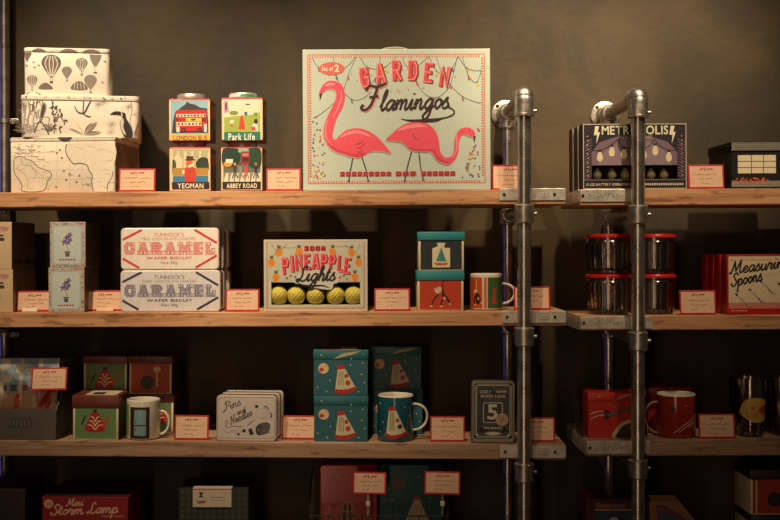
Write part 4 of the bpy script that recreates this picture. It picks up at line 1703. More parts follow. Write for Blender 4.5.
CT = mat('#e6dacb', .3, .1, .04, 20, coat=.4)
lo = Spot(120.4, 220.4, 270.2, L2, .01)
up_ = Spot(120.8, 219, 227.8, L2, .01, zbase=lo.top)
hinge_tin(lo, .055, .0095, CT, 'caramel_tin', 'lower front caramel wafer tin with dark purple lettering', 'caramel wafer tins', art_caramel('#564d68', '#3d3546'), '#dcd6d4')
hinge_tin(up_, .055, .0095, CT, 'caramel_tin', 'upper front caramel wafer tin with red lettering', 'caramel wafer tins', art_caramel('#cf3b3f', '#d2403f'), '#eee2d4')
for k, (d_, o1, o2) in enumerate((('middle', 0, 0), ('rearmost', 0, 0))):
    y = .068 + k * .058
    x0, _ = ray(121, 0, .01)
    x1, _ = ray(220.4, 0, .01)
    q0, q1 = x0 * FPX / (DIST + y) + U0 + 2 * k, x1 * FPX / (DIST + y) + U0 + 2 * k
    A1 = Spot(q0, q1, pv(lo.top, y) + .2, L2, y)
    hinge_tin(A1, .055, .0095, CT, 'caramel_tin', '%s lower caramel tin, only its edge showing behind' % d_, 'caramel wafer tins', None)
    A2 = Spot(q0, q1 - .6, pv(up_.top, y) + .2, L2, y, zbase=A1.top)
    hinge_tin(A2, .055, .0095, CT, 'caramel_tin', '%s upper caramel tin, only its edge showing behind' % d_, 'caramel wafer tins', None)

# ---------------------------------------------------------------- pineapple lights
P = Spot(264, 367.6, 239.6, L2, .012)
d = .075
t = thing('light_box', 'pale box reading PINEAPPLE Lights with a cut out window', 'boxed lights', P.loc, P.rot)
PB = mat('#c8c3ae', .55, 0, .05, 14)
PD = mat('#1d1b17', .7, 0, .1, 14)
m = MB()
x0, x1 = -P.w / 2, P.w / 2
wl, wr, wb, wt = P.X(271.4), P.X(360.2), P.Z(304.8), P.Z(282.4)
m.box(x0, x1, .003, d, wt + .0005, P.h, PB, .0008)
m.box(x0, x1, d - .002, d, 0, wt, PD, 0, .0005)
m.box(x0, x1, .003, d - .002, 0, wb - .0005, PB, .0006)
m.box(x0, wl - .001, .003, d - .002, wb, wt, PB, .0006)
m.box(wr + .001, x1, .003, d - .002, wb, wt, PB, .0006)
m.box(x0, x1, 0, .003, wt, P.h, PB, .0005)
m.box(x0, x1, 0, .003, 0, wb, PB, .0005)
m.box(x0, wl, 0, .003, wb, wt, PB, .0005)
m.box(wr, x1, 0, .003, wb, wt, PB, .0005)
A = Art(m, P.face())
A.frame(266.4, 241.8, 365.2, 309, .5, '#b5705c')
for i in range(50):
    A.rect(267.5 + i * 1.95, 306.6, 268.3 + i * 1.95, 308.4, '#b07a68')
for i in range(33):
    A.rect(266.9, 243 + i * 1.95, 268.4, 243.8 + i * 1.95, '#b07a68')
    A.rect(363.2, 243 + i * 1.95, 364.7, 243.8 + i * 1.95, '#b07a68')
A.rr(269, 243.6, 362.8, 281.6, 1.5, '#bdbba6')
A.up()
for s in ([(272, 244), (276, 250), (283, 248), (287, 244)], [(278, 244), (277, 252), (272, 257)], [(283, 247.4), (290, 248), (297, 247.4)], [(335, 247), (343, 246.8), (349, 247)], [(345, 244), (351, 250), (356, 253), (360, 244)], [(296, 248), (300, 252)]):
    A.line(s, .45, '#46523f')
for u, v, r in ((279.2, 252.4, .5), (271.8, 262.5, 0), (276.2, 277.4, 0), (299.3, 252, .6), (333, 252, -.5), (351.8, 252.6, -.4), (358.8, 262.5, 0), (355, 277.4, 0)):
    A.ell(u, v, 3.6, 4.6, '#e08a2e', 14, r)
    A.up()
    for k in (-1.6, 0, 1.6):
        A.line([(u - 2.2, v + k - 1.4), (u + 2.2, v + k + 1.4)], .3, '#b5651f', False)
    for k in (-2.2, -.8, .8, 2.2):
        A.poly([(u - .8 + k * .3, v - 4), (u + .8 + k * .3, v - 4), (u + k, v - 8)], '#38523a')
    A.up(-1)
A.up(2)
for q in range(4):
    A.rr(304.4 + q * 5.6, 245.8, 309.4 + q * 5.6, 251.4, 1, '#d9444a')
A.up()
A.text('2006', 304.8, 246.4, 326, 250.8, '#3d1a20')
for q, (ch, w) in enumerate(zip('PINEAPPLE', (7.4, 3.2, 7.6, 6.6, 7.8, 7.2, 7.2, 6.4, 6.6))):
    u = (285.6, 292.1, 298.6, 307, 315.6, 324.2, 332.4, 340.4, 347.2)[q]
    rr = (q - 4) / 4
    v = 261.2 + 4.6 * rr * rr
    hgt = 15.6 + 1.4 * abs(rr)
    A.block(ch, u, v, w, hgt, 3, '#5d2027', rr * .1, dx=1, dy=.7)
    A.up()
    A.block(ch, u, v, w, hgt, 3, '#dc3f4e', rr * .1)
    A.up()
    A.block(ch, u - .3, v, w - .6, hgt - .8, .6, '#f08f90', rr * .1)
    A.up(-2)
A.up(3)
A.blob([(293, 281.4), (296, 276), (306, 272), (320, 270), (338, 271), (338, 282), (334, 284), (331, 289.6), (318, 288.4), (306, 286), (298, 284)], '#c8c5b2')
A.up()
A.script('Lights', 297.2, 281.4, 7.4, '#221b1e', 2.0, -.02, .3, end=335)
A.line([(296, 281), (302, 285), (312, 286), (322, 285.6), (329, 287.6)], 2.1, '#221b1e', taper=True)
for u, v, c in ((291, 275.6, '#d9404c'), (295.5, 277, '#3f6f8f'), (340, 277.6, '#d9404c'), (344, 276, '#4f8a58'), (287, 278, '#4f8a58'), (347, 279, '#c98a3a')):
    A.star(u, v, 1.7, c, 5, .55)
m.build('body', t)
YEL = mat('#c4b44a', .5, 0, .1, 40)
for i, u in enumerate((278.8, 296.3, 315.6, 335.4, 353.6)):
    lab = ['first yellow pineapple light in the window, nearest the caramel tins', 'second yellow pineapple light in the box window from the caramel tins end',
           'middle yellow pineapple light of five in the box window', 'fourth yellow pineapple light in the window, beside the last one', 'last yellow pineapple light in the window, at the price card end'][i]
    y = .03
    x, _ = ray(u, 0, y)
    r = .0202
    zz = P.z + P.h * 0 + ray(0, 304.8, .012)[1] - P.z + r * 1.0
    tt = thing('pineapple_light', lab, 'light', (x, y, zz), group='pineapple lights in the box')
    m = MB()
    prof = [(0, -r), (r * .55, -r * .86), (r * .86, -r * .5), (r, 0), (r * .93, r * .45), (r * .66, r * .85), (r * .3, r * 1.05), (0, r * 1.08)]
    fine = catmull(prof, 7)
    m.lathe(fine, YEL, 108, rib=lambda a, q, z: .0022 * (min(abs(math.sin(a * 7 + z * 330)), abs(math.sin(a * 7 - z * 330))) ** .5 - .6) * min(1, q / .012))
    m.build('body', tt)
    m = MB()
    for k in range(9):
        a = k * 2 * PI / 9
        b = .0065 + .002 * (k % 2)
        m.add([(.004 * math.cos(a - .5), .004 * math.sin(a - .5), r * 1.02), (.004 * math.cos(a + .5), .004 * math.sin(a + .5), r * 1.02), (b * math.cos(a), b * math.sin(a), r * 1.02 + .007)], [(0, 1, 2)], ink('#3a4a2a'))
    m.build('crown', tt)

# ---------------------------------------------------------------- lidded gift boxes


def lid_box(P, d, lidpx, label, cat_group, bodyc, lidc, artf=None, lidart=None, over=.0022, edge='#e0cfa6', topart=None, lidtop=None, name='lidded_box'):
    t = thing(name, label, 'gift box', P.loc, P.rot, cat_group)
    hl = lidpx * P.t
    m = MB()
    bw = P.w / 2 - over
    m.slab(rrect(-bw, bw, over, d - over, .0008, 2), 'z', 0, P.h - hl + .004, mat(edge, .5, 0, .05, 16), .0005)
    A = Art(m, P.face(over))
    e = over / P.t
    u0, u1, v0, v1 = P.u0 + e, P.u1 - e, P.vt + lidpx, P.vb
    A.rect(u0 + (2.1 if bodyc != edge else 0), v0 - 1, u1 - (2.1 if bodyc != edge else 0), v1 - (1.0 if bodyc != edge else 0), bodyc)
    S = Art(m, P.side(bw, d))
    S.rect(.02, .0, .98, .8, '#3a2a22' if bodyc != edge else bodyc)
    A.up()
    if artf:
        artf(A, P, u0, v0, u1, v1)
    m.build('body', t)
    m = MB()
    m.slab(rrect(-P.w / 2, P.w / 2, 0, d, .001, 2), 'z', P.h - hl, P.h, mat(lidc, .42, 0, .08, 24), .001)
    A = Art(m, P.face())
    if lidart:
        lidart(A, P, P.u0, P.vt, P.u1, P.vt + lidpx)
    if topart:
        T = Art(m, lambda a, b, l: (a * P.w - P.w / 2, b * d, P.h + .0001 + l * .00009))
        topart(T)
    m.build('lid', t)
    return P


def art_bottle(A, P, u0, v0, u1, v1):
    A.rr(432.4, 247.8, 450.2, 267.4, 1, '#e0d2a8')
    A.rect(438, 244, 444.6, 248, '#e0d2a8')
    A.poly([(438, 248), (434, 248), (438, 246)], '#e0d2a8')
    A.rect(437, 242.8, 445.4, 244.4, '#e0d2a8')
    A.up()
    A.poly([(441.4, 247.6), (446.8, 261.6), (436.2, 261)], '#3f8a86')
    A.line([(441.6, 248), (442.4, 261)], .4, '#2a5f60')
    A.line([(439, 255), (444.4, 255.4)], .4, '#2a5f60')
    A.blob([(434.4, 262.4), (442, 263.6), (447.6, 262.6), (446, 265), (437, 265.2)], '#b5622c')
    A.rect(434.6, 262.4, 447.6, 263.4, '#c98a3f')
    rd = random.Random(2)
    for i in range(26):
        a, b = rd.uniform(423, 459), rd.uniform(242, 266)
        if not 431 < a < 451:
            A.line([(a, b), (a + 3, b + .4)], .4, '#38454a')


def art_monkey(A, P, u0, v0, u1, v1):
    K, F = '#33221f', '#d9bd90'
    A.line([(442.8, 280), (442.7, 291)], 1.0, K)
    A.line([(440.6, 290), (442.8, 290), (443, 297)], 2.0, K)
    A.line([(439, 293.5), (434, 300), (431.5, 305.5)], 1.6, K)
    A.line([(443, 294), (447.5, 299), (449.5, 303)], 2.3, K)
    A.line([(445, 297), (441.5, 302), (441.5, 305.5)], 1.7, K)
    A.up()
    A.blob([(435.2, 291.2), (436.8, 288), (440, 286.6), (441.8, 289), (441, 292), (437.4, 293.6)], F)
    A.ell(436.2, 291, 1.6, 1.4, '#e6cfa3', 10)
    A.ell(434.8, 288.6, .8, .8, F, 8)
    A.ell(431.4, 306.2, 1.5, .9, F, 8)
    A.ell(441.6, 306.4, 1.5, .9, F, 8)
    A.ell(449.8, 304, 1.2, .9, F, 8)
    A.ell(444.4, 298.4, 1.5, 1.9, '#c99a72', 8, -.5)


TEALL = '#2f898e'
lo = Spot(416.6, 464.6, 270.8, L2, .012)
hi = Spot(417.6, 465, 231.8, L2, .012, zbase=lo.top)
lid_box(lo, .1, 9.4, 'lower teal lidded box with a monkey on red', 'teal lidded boxes', '#c03c20', TEALL, art_monkey)
lid_box(hi, .1, 8.4, 'upper teal lidded box with a ship in a bottle on navy', 'teal lidded boxes', '#262d33', TEALL, art_bottle)

# ---------------------------------------------------------------- mugs


def mug(P, y_c, label, body_c, artf=None, handle=1, hu=None, inner='#e6ddcd', rim='#e6ddcd', hv=None, hc=None, tilt=0):
    """P: outline of the mug body; handle reaches px hu"""
    r = P.w / 2
    t = thing('mug', label, 'mug', P.loc, P.rot, None)
    bm_ = mat(body_c, .22, 0, .04, 30, coat=.5)
    im = mat(inner, .25, 0, .03, 30, coat=.5)
    m = MB()
    xf = Matrix.Translation((0, r, 0))
    h = P.h
    m.lathe([(0, 0), (r * .86, 0), (r * .97, .0015), (r, .004), (r, h - .003)], bm_, 96, xf)
    rm = mat(rim, .25, 0, .03, 30, coat=.5)
    m.lathe([(r, h - .003), (r - .0006, h - .0006), (r - .002, h), (r - .0036, h - .001)], rm, 48, xf)
    m.lathe([(r - .0036, h - .001), (r - .004, h - .006), (r - .004, .007), (r - .010, .0045), (0, .004)], im, 48, xf)
    if artf:
        A = Art(m, P.wrap(r))
        A.strip = 1.5
        artf(A, P)
    m.build('body', t)
    m = MB()
    hx = abs(P.X(hu)) - r
    zt, zb = (P.Z(hv[0]), P.Z(hv[1]))
    zc, hr = (zt + zb) / 2, (zt - zb) / 2
    pts = []
    for k in range(19):
        a = PI / 2 - PI * k / 18
        ex = math.cos(a)
        x = r - .0025 + (hx - .0006) * (max(0, ex) ** .75)
        z = zc + hr * math.sin(a) - (.12 * hr * (1 - ex) if a < 0 else 0)
        pts.append((handle * x, r, z))
    m.tube(pts, .0030, mat(hc or rim, .25, 0, .03, 30, coat=.5), 10, 1.7)
    m.build('handle', t)
    return t


def art_mug1(A, P):
    A.rect(470.3, 277, 480.8, 307.5, '#c4521f', 6)
    A.rect(482.6, 277, 485.2, 307.5, '#c9642c', 3)
    A.rect(486.2, 277, 501.4, 307.5, '#3e5c34', 9)
    A.up()
    A.line([(475.6, 279), (475.4, 289)], .5, '#e6d3a8')
    A.blob([(473, 291), (474.4, 289), (476.4, 289.6), (476, 292), (474, 292.6)], '#d9bd90', 3)
    A.blob([(475.6, 292), (478, 294), (479.4, 299), (478, 303), (475.6, 303), (474.6, 298)], '#33221f', 4)
    A.line([(476, 293), (473.6, 298), (474, 303)], .9, '#33221f')
    A.ell(477.2, 298, .9, 1.6, '#c9b28a', 8)
    A.ell(474.4, 304, 1.2, .7, '#d9bd90', 8)
    A.ell(480, 302, .8, .9, '#d9bd90', 8)
    A.blob([(489.8, 301.4), (491, 298.6), (491.8, 293), (491.4, 288.6), (493.4, 287.4), (494.4, 289.4), (493.6, 294), (494.2, 299), (495.6, 302), (492.4, 303.4)], '#b0402a', 4)


P = round_spot(470.2, 502.2, 273.4, L2, .025)
mug(P, 0, 'mug with orange and green panels beside the teal lidded boxes', '#e2d6bd', art_mug1, 1, 515.8, hv=(283.6, 302.4))

# ---------------------------------------------------------------- glass jars


def jar(P, label):
    r = P.w / 2
    t = thing('glass_jar', label, 'jar', P.loc, P.rot, 'red lidded glass jars')
    m = MB()
    xf = Matrix.Translation((0, r, 0))
    h = P.h - .0095
    rib = lambda a, q, z: (.0011 * math.cos(a * 18) * (1 if .004 < z < h - .012 and q > r * .8 else 0))
    m.lathe(catmull([(0, .0008), (r * .7, .0005), (r * .86, .002), (r * .9, .008), (r * .92, h * .35), (r * .95, h * .75), (r * .97, h - .01), (r * .93, h - .006), (r * .9, h)], 3), CLEAR, 108, xf, rib)
    m.lathe([(r * .9, h), (r * .885, h), (r * .89, h - .012), (r * .87, h * .5), (r * .83, .012), (r * .6, .008), (0, .0075)], GLASSE, 72, xf)
    for z, q in ((.0022, .86), (.008, .84), (h - .009, .965)):
        m.lathe([(r * q - .0012, z - .0008), (r * q + .0004, z), (r * q - .0012, z + .0008)], GLASSE, 64, xf)
    m.build('jar', t, 'clear ribbed glass body')
    m = MB()
    RL = mat('#c01f1c', .32, 0, .05, 30, coat=.3)
    m.lathe([(0, h + .0092), (r * .82, h + .0092), (r * .86, h + .0078), (r * .97, h + .0078), (r, h + .006), (r, h + .001), (r * .985, h + .0004), (r * .94, h + .0004), (r * .92, h + .003), (0, h + .004)], RL, 56, xf)
    m.build('lid', t, 'red plastic lid')
    return P


for u0, u1, w in ((585.4, 631.6, 'beside the frame pole at the shelf end'), (632.6, 676, 'beside the price card, past the pole')):
    a = jar(round_spot(u0 + .4, u1 - .2, 273.4, R2, .022), 'lower red lidded glass jar %s' % w)
    jar(round_spot(u0, u1, 233.8, R2, .022, zbase=a.top), 'upper red lidded glass jar %s' % w)

# ---------------------------------------------------------------- measuring spoons
SPR = mat('#b3161c', .4, 0, .06, 20)
for k in range(4):
    y = .012 + k * .043
    P = Spot(727.2 - k * 6.9, 830 - k * 6.9, 254.4 + [0, .4, -.4, 0][k], R2, y)
    lab = ['front red box reading Measuring Spoons', 'second red spoon box, behind the front Measuring Spoons box', 'third red spoon box back in the row of four', 'rearmost red spoon box, in shadow at the back'][k]
    t = thing('spoon_box', lab, 'gift box', P.loc, P.rot, 'red measuring spoon boxes')
    m = MB()
    m.box(-P.w / 2, P.w / 2, 0, .038, 0, P.h, SPR, .001)
    if k == 0:
        A = Art(m, P.face())
        A.rect(728.8, 256.2, 828.5, 308.4, '#d9c4a0')
        A.up()
        A.rect(728.8, 302.4, 828.5, 308.4, '#cf7c70')
        A.text('SET OF 4 MEASURING SPOONS', 730.5, 259, 792, 260.8, '#c0453a', False)
        A.script('Measuring', 730.8, 273.8, 6.4, '#241c1c', 1.7, -.115, .3, end=791)
        A.script('Spoons', 731.8, 286.6, 6.4, '#241c1c', 1.7, -.2, .3, end=763)
        for a, b, q in ((736.6, 294.4, 0), (750, 289.8, 1), (761, 281.4, 2), (779, 284, 3)):
            A.blob([(a - 1.6, b - 1.3), (a + 1.5, b - .6), (a + .2, b + 1.5)], '#33292a', 3)
            A.line([(a, b + .5), (a + 5, b + 5), (a + 11, b + 12), (a + 16, b + 13)], .45, '#5b4a44')
            A.line([(a + 4, b + 3), (a + 9, b + 8), (a + 14, b + 12.4)], .5, '#a9977f')
            if q:
                A.line([(a + 7, b + 7.4), (a + 12, b + 12.6)], .75, '#2e2626')
        A.rect(768, 273.5, 778, 274.1, '#a9977f')
        A.rect(766, 275.5, 776, 276.1, '#a9977f')
        for q in range(5):
            A.rect(731 + q * 3.4, 310, 733.4 + q * 3.4, 311, '#e2a99a')
    m.build('body', t)

# ================================================================== ROW 3
# ---------------------------------------------------------------- grey tray with wrapped picture packs
P = Spot(-34, 56, 410.4, L3, .004)
t = thing('display_tray', 'grey cardboard display tray with sloping sides at the shelf end', 'display tray', P.loc, P.rot)
GR = mat('#57524c', .6, 0, .08, 20)
w, d, h = P.w, .17, P.h
hb = .165
m = MB()
m.box(-w / 2, w / 2, 0, .003, 0, h, GR, .0008)
A = Art(m, P.face())
A.rr(8, 418, 32, 428, 2, '#48433e')
A.up()
for k in range(6):
    A.line([(9.5 + k * 3.8, 420), (9.5 + k * 3.8, 426)], .9, '#77716a')
m.build('front_panel', t)
for s in (-1, 1):
    m = MB()
    m.slab([(.0035, 0), (d, 0), (d, hb), (.12, hb), (.0035, h)], 'x', s * w / 2 - (.003 if s > 0 else 0), s * w / 2 + (.003 if s < 0 else 0), GR)
    m.build('side_panel', t)
m = MB()
m.box(-w / 2, w / 2, d + .0005, d + .0035, 0, hb, GR, .0008)
m.build('back_panel', t)
m = MB()
m.box(-w / 2 + .0035, w / 2 - .0035, .0035, d, .0005, .003, GR, .0004)
m.build('bottom_panel', t)


def picture_pack(k):
    y = .014 + k * .035
    lean = math.radians(15)
    z0 = P.z + .0095
    lab = ['front wrapped picture pack in the grey tray, printed with a seaside scene', 'second wrapped picture pack standing behind the first in the grey tray'][k]
    tt = thing('picture_pack', lab, 'picture pack', (P.x, y, z0), (-lean, 0, 0), 'wrapped picture packs')
    ww, hh = w - .014 - .004 * k, .172 - .01 * k
    m = MB()
    m.box(-ww / 2, ww / 2, 0, .012, 0, hh, mat('#8d98a6', .5, 0, .1, 20), .002)
    A = Art(m, lambda u, v, l: (max(-ww / 2, min(ww / 2, (u - 11) * P.t)), -.0001 - l * .00009, max(0., min(1., .32 + .68 * v)) * hh))
    ul, ur = 11 - ww / 2 / P.t, 11 + ww / 2 / P.t
    A.rect(ul, .3, ur, 1, '#a3c0da')
    A.rect(ul, 0, ur, .34, '#d3aa94')
    A.up()
    rd = random.Random(8 + k)
    for q in range(16):
        u, v = rd.uniform(ul, ur), rd.uniform(.55, .98)
        A.ell(u, v, rd.uniform(4, 9), rd.uniform(.03, .08), ['#efece6', '#cfd8e0', '#f4efe6'][q % 3], 14)
    for q in range(9):
        u = ul + 4 + q * 10.5
        A.rect(u, .36, u + 7, .36 + rd.uniform(.08, .2), ['#a8574a', '#cfc3b0', '#7d4a48', '#5e6f86'][q % 4])
    A.up()
    for q in range(46):
        u, v = rd.uniform(ul, ur), rd.uniform(.03, .42)
        A.ell(u, v, rd.uniform(1, 2.6), rd.uniform(.012, .035), ['#d9a184', '#c23b34', '#e8d9c4', '#6d3430', '#b5705c', '#4c4f5c', '#d98a6c'][q % 7], 9, rd.uniform(0, 3))
    for q in range(7):
        u = rd.uniform(ul + 4, ur - 4)
        A.blob([(u - 2, .02), (u - 3, .22), (u - 1, .3), (u + 2, .28), (u + 3, .1)], ['#d39a7c', '#b9493c', '#e0c9a9'][q % 3], 3)
    A.up()
    A.poly([(33, .06), (39, .04), (50, .42), (45, .46)], '#c0302c')
    for q in range(5):
        A.line([(ul + 6 + q * 19, .98), (ul + 10 + q * 19, .86), (ul + 8 + q * 19, .78)], 1.2, '#e8e4de')
    m.build('picture', tt)
    m = MB()
    n = 26
    vs, fs = [], []
    for j in range(13):
        for i in range(n):
            a, b = i / (n - 1), j / 12
            vs.append(((a - .5) * (ww + .004), -.0035 - .0022 * abs(math.sin(a * 17 + b * 5) * math.cos(b * 9 + a * 6)) - rd.uniform(0, .0009), b * (hh + .004)))
    for j in range(12):
        for i in range(n - 1):
            fs.append((j * n + i, j * n + i + 1, (j + 1) * n + i + 1, (j + 1) * n + i))
    m.add(vs, fs, WRAP, True)
    m.build('plastic_wrap', tt, 'shiny crinkled clear wrap')


picture_pack(0)
picture_pack(1)
card(30.4, 66.4, 367.4, L3, .012, 'price card stuck to the wrapped picture packs in the grey tray', 11, lean=15, roll=-1.5, vbot=390.2)

# ---------------------------------------------------------------- kettle boxes


def kettle(cu, cv, k=1.):
    def f(A, P, u0, v0, u1, v1):
        X = lambda a: cu + a * k
        Y = lambda b: cv + b * k
        A.blob([(X(-9), Y(9)), (X(-10.2), Y(5.5)), (X(-8), Y(0)), (X(-5.2), Y(-6)), (X(-3.2), Y(-9.4)), (X(0), Y(-10.4)), (X(3.2), Y(-9.4)), (X(5.2), Y(-6)), (X(8), Y(0)), (X(10.2), Y(5.5)), (X(9), Y(9)), (X(4), Y(9.9)), (X(-4), Y(9.9))], '#a5201f')
        A.poly([(X(7), Y(3)), (X(12.6), Y(-7)), (X(14.4), Y(-6.4)), (X(9.4), Y(8))], '#b8412c')
        A.rect(X(-1.8), Y(-12.8), X(1.8), Y(-9.8), '#25201c')
        A.line([(X(-13.6), Y(2.4)), (X(-9.8), Y(-6.4))], 1.7 * k, '#25201c', False)
        A.up()
        for q, (yy, ww) in enumerate(((-4, 4), (0, 6), (4, 7.6))):
            A.line([(X(-ww), Y(yy - 1.4)), (X(-ww * .5), Y(yy - 3.4 + 2.4)), (X(0), Y(yy + 3.4)), (X(ww * .5), Y(yy - 1)), (X(ww), Y(yy - 1.4))], 1.0 * k, '#e5c9a0', False)
    return f


def art_pan(A, P, u0, v0, u1, v1):
    A.ell(147, 382.6, 6.9, 6.9, '#2f2a2a', 22)
    A.rect(146.2, 368.4, 148.2, 376, '#7d6a4c')
    A.rect(156, 371, 157.2, 387.6, '#dcc79c')
    A.up()
    A.ell(147, 382.6, 5.6, 5.6, '#3b3534', 20)
    A.ell(156.6, 369.4, 3.6, 2.7, '#dcc79c', 16)


BRL = '#6b3026'


def lid_frill(A, P, u0, v0, u1, v1):
    rd = random.Random(int(u0))
    for i in range(26):
        u = u0 + 1 + i * (u1 - u0 - 2) / 26
        A.line([(u, v0 + .8), (u + rd.uniform(-1, 1), v0 + rd.uniform(2, 4))], .35, '#a98474', False)


def top_print(T):
    T.rect(.25, .08, .9, .95, '#cdb897')
    T.up()
    T.rect(.36, .2, .62, .6, '#3a2a24')


dk = .105
yb = .11
lo = Spot(83.4, 127.4, 394.2, L3, yb)
lid_box(lo, dk, 8, 'lower back kettle box, hidden behind the front kettle box', 'kettle and pan boxes', '#5c7a50', BRL, kettle(105, 421, .9))
hi = Spot(82.4, 127.4, 356.2, L3, yb, zbase=lo.top)
lid_box(hi, dk, 7.6, 'upper green box with a red kettle, raised behind the others', 'kettle and pan boxes', '#5f8052', BRL, kettle(104.6, 379.4, .95), lid_frill)
lo2 = Spot(129.6, 174, 394.2, L3, yb)
lid_box(lo2, dk, 7.4, 'green box with a brown lid directly behind the white fridge mug', 'kettle and pan boxes', '#5c7a50', BRL, kettle(157, 415, .9))
hi = Spot(127.9, 172.4, 356.2, L3, yb, zbase=lo2.top)
lid_box(hi, dk, 7.6, 'orange box with a black pan and a spoon', 'kettle and pan boxes', '#bb4422', BRL, art_pan, lid_frill)
P = Spot(71.6, 119, 395.6, L3, .008)
lid_box(P, .098, 12, 'green box with a red kettle, standing at the shelf front beside the white mug', 'kettle and pan boxes', '#64854f', BRL, kettle(94.8, 422.4), topart=top_print)


def art_fridge(A, P):
    A.rect(127.4, 403, 131.4, 434, '#6a8f4c', 3)
    A.ell(127.6, 424, 1.2, 3.4, '#b8412c', 8)
    A.rect(133, 405, 152.2, 436, '#33211b', 10)
    A.up()
    A.rect(137.4, 407.6, 149, 433, '#77999c', 6)
    A.up()
    A.rect(137.4, 422.4, 149, 423.4, '#33211b', 4)
    A.rect(138.4, 418, 139, 421, '#33404a')
    A.rect(138.4, 425, 139, 429, '#33404a')
    A.ell(143.5, 412, .7, .7, '#cfe0da', 6)


P = round_spot(126.8, 160, 398.6, L3, .006)
mug(P, 0, 'white mug with a pale blue fridge picture', '#e2d8c2', art_fridge, 1, 170.4, hv=(410.6, 432.6))

# ---------------------------------------------------------------- sewing tins


def art_pins(A, P):
    k, b = '#4a423f', '#2d2826'
    A.rrframe(217.8, 397.2, 274.6, 438.4, 4, .55, '#8a8078')
    A.script('Pins', 225, 411.2, 4.2, k, .9, -.38, .3, end=242)
    A.script('and', 236.5, 415.4, 2.8, k, .7, -.4, .3, end=246)
    A.script('Needles', 231, 424.8, 4.2, k, .9, -.42, .3, end=254.5)
    A.line([(221.5, 413), (224, 411), (224.6, 409.4)], .7, k)
    A.line([(224.6, 423.6), (226, 420.4), (228, 422.8), (225.4, 426), (228, 427.6), (233, 426.4), (243, 427)], .6, k)
    A.line([(223, 429), (228, 433), (233, 430), (238, 433), (243, 430)], .45, '#7d7069')
    A.line([(247, 425.6), (254, 420)], .8, k, False)
    A.line([(255, 411), (260, 409), (265, 408.4), (268, 413), (266, 417), (260, 418), (256, 416)], .4, '#8a8078')
    A.line([(261, 413.5), (266, 414.5)], .4, '#8a8078')
    A.line([(263.5, 406.6), (266.5, 406.8), (268, 409.4)], 1.1, b)
    A.line([(269.4, 412.4), (271.6, 415), (270, 418)], 1.1, b)
    A.ell(256.4, 406.4, 1.9, 1.7, b, 10)
    A.ell(244, 430.8, 1.9, 1.9, b, 10)
    A.ell(238.4, 434.4, 1.3, 1.3, b, 10)
    A.poly([(248, 429.4), (251.4, 428), (254, 434), (250, 435.4)], b)
    A.blob([(255.4, 429), (257.4, 425), (263, 422.4), (268.6, 422.8), (270.2, 427), (268, 432), (262, 435), (257, 434.4)], '#4d4541')
    A.up()
    A.ell(258.4, 429.6, 2.6, 3.6, '#37302d', 12, .3)
    for q in range(4):
        A.line([(260.5 + q * 2, 434 - q * .7), (263 + q * 1.9, 428), (262.6 + q * 1.9, 423.2 + q * .1)], .4, '#8a8078')
    A.line([(266, 432.4), (270, 432.6)], .6, b)
    A.ell(258.4, 429.6, 1, 1.3, '#8a8078', 8)


PT = mat('#cdbfae', .3, .25, .04, 20)
for k in range(3):
    P = Spot(216.2 + k * 4.2, 276.4 + k * 3.4, 395.4 + .2 * k, L3, .006 + k * .042)
    if k:
        P = Spot(216.2 + k * 4.2, 276.4 + k * 3.4, pv(P0.top, P.y), L3, P.y)
    else:
        P0 = P
    lab = ['front pale tin reading Pins and Needles', 'second sewing tin, directly behind the printed front one', 'rearmost sewing tin of the three standing on edge'][k]
    hinge_tin(P, .036, .0085, PT, 'sewing_tin', lab, 'pale sewing tins', art_pins if k == 0 else None, '#cabdb2', '#6f675e')

# ---------------------------------------------------------------- space boxes
TB = '#285d65'


def space(s=1., dim=False):
    def f(A, P, u0, v0, u1, v1):
        W_ = u1 - u0
        k = W_ / 53.
        X = lambda a: u0 + a * k
        Y = lambda b: v1 - (35 - b) * k
        A.ell(X(9.6), Y(8.4), 5.2 * k, 5.2 * k, '#d9b98c', 18)
        A.up()
        A.ell(X(7.6), Y(9.6), 2.3 * k, 2.1 * k, '#b3472e', 10)
        A.ell(X(11), Y(6), 1 * k, .8 * k, '#c98a5c', 8)
        A.poly([(X(23.6), Y(9)), (X(30.4), Y(8.2)), (X(41.2), Y(26.6)), (X(40), Y(29)), (X(22.4), Y(31.4)), (X(21.2), Y(29))], '#cfc29a')
        A.up()
        A.poly([(X(23), Y(9.6)), (X(22.8), Y(6)), (X(25), Y(5)), (X(29.6), Y(4.8)), (X(30.8), Y(8.6))], '#b32a24')
        A.blob([(X(21.2), Y(28.6)), (X(27), Y(29.2)), (X(35), Y(28)), (X(41.4), Y(26)), (X(41), Y(29)), (X(34), Y(32.6)), (X(26), Y(33.4)), (X(21.4), Y(31.6))], '#b32a24')
        A.ell(X(32), Y(15.6), 2 * k, 2.2 * k, '#b33a2c', 10)
        A.ell(X(33.6), Y(22.4), 2.5 * k, 2.6 * k, '#b33a2c', 10)
        for q in range(3):
            A.line([(X(25.4 + q * 1.6), Y(11)), (X(24.6 + q * 2.2), Y(25))], .6 * k, '#5d4a3a')
        for a, b in ((4, 27), (47, 14), (44, 31), (50, 22), (16, 20), (36, 5), (13, 31), (48, 3)):
            A.star(X(a), Y(b), 1.1 * k, '#d8c9a0', 4, .4)
    return f


def space_lid(A, P, u0, v0, u1, v1):
    A.star(u0 + 8, v0 + 5, 1.3, '#d8c9a0')
    A.star(u1 - 17, v1 - .8, 1.1, '#d8c9a0')
    A.star(u1 - 5, v0 + 4, .9, '#d8c9a0')


